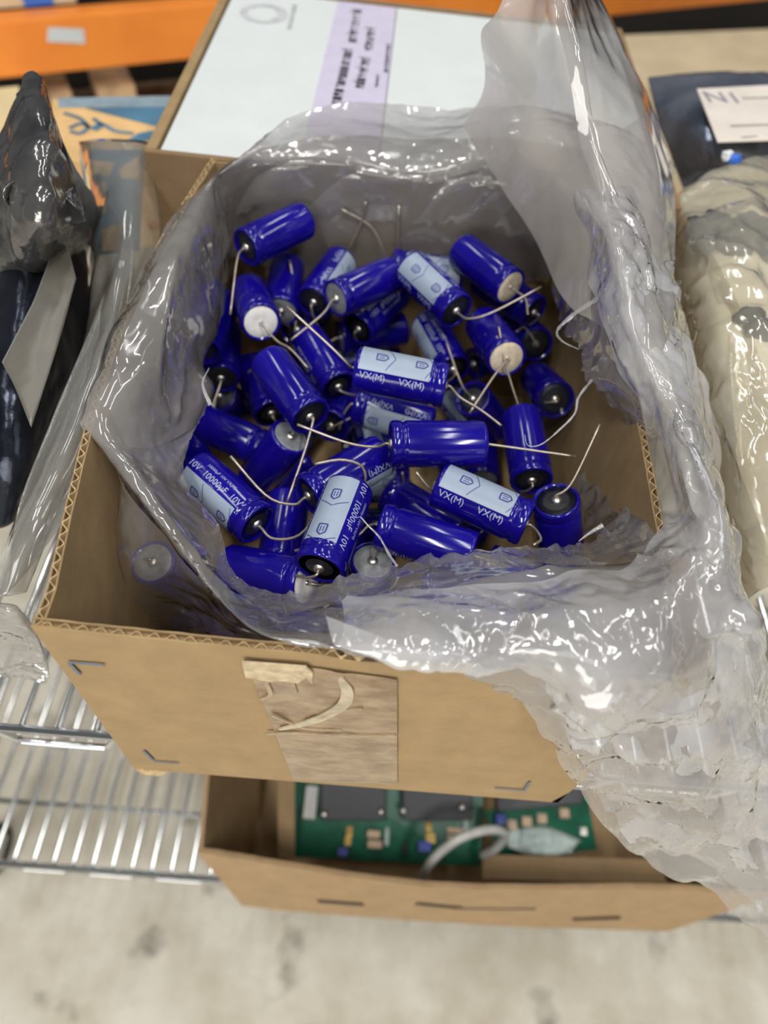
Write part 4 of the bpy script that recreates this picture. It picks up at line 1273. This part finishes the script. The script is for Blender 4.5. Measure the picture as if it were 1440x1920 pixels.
# ------------------------------------------------------------------ the torn polythene bag round the capacitors
bag = empty('plastic_bag', (0, 0.19, 0.006))
tag(bag, 'torn clear plastic bag lining the open box and draped over its rim', 'bag')
RING = [
 # inner torn edge ... crest ... outer hem    (going from the back, round the left, front and right)
 [(760, 420, .135), (765, 375, .17), (770, 330, .212), (760, 265, .222), (755, 225, .222), (755, 192, .224)],
 [(640, 405, .135), (640, 350, .175), (630, 305, .212), (620, 255, .222), (625, 215, .223), (640, 192, .225)],
 [(540, 400, .14), (520, 355, .18), (510, 310, .212), (505, 280, .222), (520, 245, .223), (545, 218, .225)],
 [(455, 400, .15), (440, 372, .185), (425, 330, .212), (432, 312, .222), (450, 300, .224), (480, 285, .225)],
 [(440, 450, .155), (415, 430, .19), (385, 390, .215), (365, 375, .218), (350, 380, .21), (342, 400, .195)],
 [(428, 530, .155), (390, 515, .19), (345, 490, .218), (300, 480, .222), (272, 500, .21), (258, 530, .19)],
 [(408, 620, .158), (365, 610, .19), (310, 600, .215), (250, 590, .222), (212, 615, .212), (200, 650, .19)],
 [(378, 690, .165), (335, 695, .19), (280, 700, .212), (215, 690, .22), (178, 705, .212), (166, 730, .195)],
 [(395, 740, .162), (335, 760, .18), (265, 775, .20), (205, 775, .212), (170, 772, .212), (152, 790, .20)],
 [(366, 806, .162), (320, 835, .175), (275, 850, .19), (235, 850, .20), (205, 845, .202), (188, 842, .195)],
 [(343, 890, .170), (322, 915, .182), (310, 935, .19), (285, 940, .196), (262, 935, .196), (250, 930, .188)],
 [(404, 978, .170), (380, 998, .182), (362, 1015, .192), (345, 1025, .198), (330, 1028, .196), (318, 1022, .188)],
 [(448, 1078, .174), (434, 1090, .185), (422, 1100, .195), (408, 1108, .20), (398, 1112, .20), (390, 1108, .192)],
 [(545, 1112, .175), (535, 1140, .188), (515, 1165, .20), (500, 1180, .208), (488, 1188, .21), (472, 1186, .204)],
 [(640, 1082, .175), (645, 1130, .192), (640, 1175, .208), (632, 1205, .213), (625, 1218, .213), (610, 1222, .205)],
 [(725, 1062, .175), (738, 1115, .195), (748, 1170, .212), (752, 1215, .216), (754, 1245, .208), (748, 1262, .198)],
 [(830, 1042, .178), (848, 1100, .20), (865, 1165, .216), (875, 1220, .218), (882, 1265, .206), (888, 1300, .188)],
 [(950, 1028, .18), (975, 1090, .203), (1000, 1160, .22), (1010, 1230, .22), (1005, 1290, .20), (985, 1330, .172)],
 [(1060, 1018, .18), (1095, 1080, .205), (1130, 1150, .224), (1130, 1240, .222), (1090, 1340, .19), (1042, 1425, .14)],
 [(1120, 1000, .178), (1175, 1060, .207), (1215, 1130, .226), (1220, 1240, .22), (1160, 1380, .17), (1085, 1490, .10)],
 [(1160, 960, .178), (1220, 1015, .208), (1275, 1090, .228), (1290, 1240, .215), (1250, 1420, .15), (1195, 1612, .03)],
 [(1200, 900, .185), (1262, 950, .212), (1320, 1020, .230), (1350, 1180, .215), (1350, 1420, .14), (1330, 1680, .0)],
 [(1200, 840, .195), (1262, 870, .216), (1325, 920, .232), (1378, 1060, .22), (1430, 1350, .13), (1470, 1770, -.03)],
 [(1150, 760, .20), (1215, 780, .222), (1280, 810, .236), (1345, 900, .226), (1410, 1150, .15), (1520, 1600, .02)],
 [(1095, 705, .20), (1160, 705, .226), (1225, 720, .242), (1290, 760, .236), (1340, 900, .19), (1400, 1150, .12)],
 [(1085, 650, .20), (1140, 630, .23), (1195, 620, .25), (1245, 610, .245), (1285, 640, .222), (1315, 720, .19)],
 [(1050, 618, .19), (1110, 560, .232), (1165, 530, .26), (1210, 490, .258), (1245, 480, .235), (1268, 520, .20)],
 [(1030, 530, .175), (1080, 450, .228), (1130, 420, .262), (1175, 370, .265), (1220, 340, .25), (1256, 350, .22)],
 [(985, 450, .155), (1015, 370, .215), (1050, 330, .25), (1100, 290, .262), (1160, 250, .258), (1215, 250, .235)],
 [(900, 420, .14), (915, 365, .185), (935, 310, .225), (960, 265, .242), (985, 225, .25), (1010, 195, .252)],
 [(830, 420, .135), (835, 372, .175), (845, 325, .215), (850, 262, .228), (850, 225, .228), (848, 198, .229)],
]
C = [[at(*p) for p in col] for col in RING]
nu, nv = 420, 84
G = grid_surface(C, nu, nv, True)
nc = len(RING)
def ring_amp(u, v):
    # calmer on the stretched left and back, crumpled at the front right
    k = u * nc
    a = 0.0016 + 0.0034 * max(0, min(1, (k - 13) / 5)) - 0.0022 * max(0, min(1, (k - 27) / 3))
    return a * (0.5 + 0.7 * v)
G2 = crumple(G, ring_amp, 34, 2.7, True, big=0.9)
G2 = creases(G2, FOLDS, True)
# ragged inner edge
rg = random.Random(3)
for i in range(nu):
    t = 0.045 * noise.noise(Vector((i * 0.21, 0.7, 0))) + 0.035 * noise.noise(Vector((i * 0.55, 4.2, 0)))
    for j in range(10):
        f = (1 - j / 10) ** 1.5
        G2[i, j] += (G2[i, 16] - G2[i, 0]) * t * 3.0 * f
        G2[i, j, 2] += 0.006 * f * noise.noise(Vector((i * 0.4, 9.1, 0)))
def before_back_wall(G):
    # film inside the box hangs in front of the back wall: slide it towards the viewer where it would cut through
    for i in range(G.shape[0]):
        for j in range(G.shape[1]):
            p = G[i, j]
            lim = 0.3695 - 0.0012 * (1 + math.sin(i * 0.35 + j * 0.2))
            if p[2] < 0.2085 and p[1] > lim and abs(p[0]) < 0.137 and p[1] < 0.46:
                G[i, j] = CAM + (p - CAM) * ((lim - CAM[1]) / (p[1] - CAM[1]))
    return G
G2 = before_back_wall(G2)
link('bag_film', grid_mesh('bag_film', G2, True), m_bag, bag)

# lining layer behind the heap and down the left side
LIN = RING[27:] + RING[:10]
C = [[at(col[0][0], col[0][1] + 4, col[0][2] - 0.02), at(*col[0]), at(*col[1]), at(col[2][0], col[2][1], col[2][2] - 0.003), at(col[3][0], col[3][1], col[3][2] - 0.004)] for col in LIN]
for col in C:
    for p in col:
        p.y = min(p.y + 0.004, 0.369 if p.z < 0.205 else 9)
G = crumple(grid_surface(C, 150, 44), lambda u, v: 0.0028 * min(1, 8 * u, 8 * (1 - u)), 24, 21.3, stretch=(1, 1, .5), big=1.0)
G = before_back_wall(G)
link('bag_lining', grid_mesh('bag_lining', G), film('creased_polythene_lining', milk=0.66, var=0.14, rough=0.12, bscale=50, bstr=0.35, tint=(0.31, 0.29, 0.275)), bag)

# second layer where the bag is folded over double at the front and right
sub = RING[14:29]
C = [[at(p[0] + 6 * math.sin(3.1 * i + k), p[1] + 10 * math.cos(2.3 * i + k), p[2] + 0.006 + 0.004 * math.sin(i * 1.7)) for k, p in enumerate(col[1:])] for i, col in enumerate(sub)]
for i, col in enumerate(C):
    for p in col[-1:]:
        p.z += 0.01; p.y += 0.01
G = grid_surface(C, 300, 100)
G = crumple(G, lambda u, v: 0.0042 * (0.4 + 0.8 * v) * min(1, 8 * u, 8 * (1 - u)), 34, 11.9, big=1.2, fine=0.75)
G = creases(G, [(p, w_, h_ * 1.2) for p, w_, h_ in FOLDS[:15]])
link('folded_film', grid_mesh('folded_film', G), m_bag3, bag)

# bag side going down into the box at the front left
FOLD = [[(160, 770, .205), (196, 800, .15), (205, 830, .08), (210, 850, .02)],
        [(188, 842, .196), (196, 890, .14), (200, 930, .07), (202, 960, .012)],
        [(252, 932, .190), (204, 985, .155), (196, 1050, .10), (212, 1100, .012)],
        [(320, 1024, .190), (255, 1075, .155), (235, 1130, .09), (250, 1175, .012)],
        [(392, 1110, .194), (345, 1130, .13), (330, 1180, .06), (340, 1230, .012)],
        [(476, 1188, .205), (440, 1190, .13), (425, 1240, .06), (430, 1290, .012)],
        [(610, 1222, .207), (590, 1235, .14), (580, 1280, .06), (580, 1330, .012)]]
C = [[at(*p) for p in col] for col in FOLD]
for col in C:
    for p in col:
        p.y = max(p.y, 0.009); p.x = max(p.x, -0.142)
G = crumple(grid_surface(C, 110, 50), 0.0022, 38, 4.9, big=0.8)
G[:, :, 1] = np.maximum(G[:, :, 1], 0.006)
link('bag_side', grid_mesh('bag_side', G), m_bag2, bag)

# loose film lying inside at the right wall
C = [[at(*p) for p in col] for col in
     [[(1120, 860, .13), (1180, 810, .165), (1240, 830, .19)],
      [(1090, 900, .12), (1160, 890, .16), (1235, 900, .195)],
      [(1100, 960, .13), (1160, 950, .165), (1245, 970, .20)],
      [(1100, 1010, .15), (1170, 1010, .185), (1260, 1040, .215)]]]
link('inner_film', grid_mesh('inner_film', crumple(grid_surface(C, 60, 50), 0.004, 36, 14.2)), m_bag2, bag)

# stiff flap standing up at the back right
SAIL = [[(868, 236, .235), (905, 180, .262), (914, 120, .285), (903, 60, .31), (935, 20, .325), (960, -40, .335)],
        [(930, 330, .228), (960, 260, .258), (985, 180, .285), (985, 100, .31), (1000, 20, .33), (1010, -50, .345)],
        [(990, 420, .215), (1030, 330, .252), (1060, 230, .282), (1055, 130, .312), (1045, 40, .335), (1050, -50, .35)],
        [(1060, 560, .215), (1110, 440, .25), (1118, 300, .278), (1105, 180, .30), (1080, 70, .32), (1060, -50, .345)],
        [(1110, 600, .22), (1165, 480, .252), (1175, 340, .268), (1165, 220, .285), (1130, 90, .30), (1090, -40, .33)],
        [(1180, 640, .225), (1230, 500, .245), (1240, 380, .25), (1215, 220, .268), (1165, 100, .285), (1110, -30, .31)],
        [(1230, 640, .222), (1265, 520, .225), (1258, 340, .235), (1212, 190, .25), (1150, 80, .27), (1105, -20, .29)]]
C = [[at(*p) for p in col] for col in SAIL]
G = crumple(grid_surface(C, 90, 110), 0.0022, 22, 7.7, stretch=(1, .6, .6), big=1.1)
sl = link('standing_flap', grid_mesh('standing_flap', G), film('heavy_polythene_fold', milk=0.70, var=0.10, rough=0.13, bscale=40, bstr=0.25, tint=(0.62, 0.575, 0.53)), bag)

# the heavy crease running up the standing flap
C = [at(1150, 372, .272), at(1120, 300, .285), at(1104, 250, .294), at(1082, 110, .326), at(1056, 10, .342), at(1048, -40, .352)]
Pn = cr([tuple(p) for p in C], 30); Gv = []
for i, p in enumerate(Pn): Gv.append([p + np.array([dx, dy, dz]) for dx, dy, dz in ((-.004, 0, -.004), (-.0015, 0, .001), (.0008, 0, .0022), (.003, 0, .0008), (.0055, 0, -.004))])
link('flap_crease', grid_mesh('flap_crease', np.array(Gv)), m_bag, bag)

# ragged slivers hanging from the torn edge
m_sliver = film('torn_polythene_edge', milk=0.6, var=0.1, rough=0.2, bscale=120, bstr=0.5)
for pts, wd in (([(1110, 712, .205), (1085, 745, .203), (1078, 775, .202), (1050, 805, .20), (1015, 833, .20), (990, 835, .201), (984, 815, .203)], 0.0008),
                ([(745, 1062, .18), (730, 1040, .184), (712, 1008, .19), (690, 985, .194), (676, 970, .196), (668, 972, .197)], 0.0007),
                ([(1120, 560, .235), (1075, 590, .22), (1045, 620, .21), (1055, 640, .205), (1085, 655, .205)], 0.0015),
                ([(1130, 985, .19), (1105, 1000, .188), (1085, 1015, .187)], 0.0012),
                ([(395, 760, .175), (380, 720, .178), (392, 690, .176)], 0.0012)):
    P3 = [at(*p) for p in pts]
    Pn = cr([tuple(p) for p in P3], 40)
    verts, faces = [], []
    for i, p in enumerate(Pn):
        t = Vector(Pn[min(i + 1, 39)] - Pn[max(i - 1, 0)]).normalized()
        s_ = t.cross(Vector((0.2, -0.4, 1))).normalized()
        ww = wd * (1 - 0.8 * i / 39) * (1 + 0.5 * noise.noise(Vector((i * 0.7, wd * 900, 0))))
        verts += [Vector(p) - s_ * ww, Vector(p) + Vector((0, 0, ww * 0.5)), Vector(p) + s_ * ww]
    for i in range(39):
        for j in range(2): faces.append((i * 3 + j, i * 3 + j + 1, (i + 1) * 3 + j + 1, (i + 1) * 3 + j))
    link('torn_sliver', mesh('torn_sliver', verts, faces, True), m_sliver, bag)
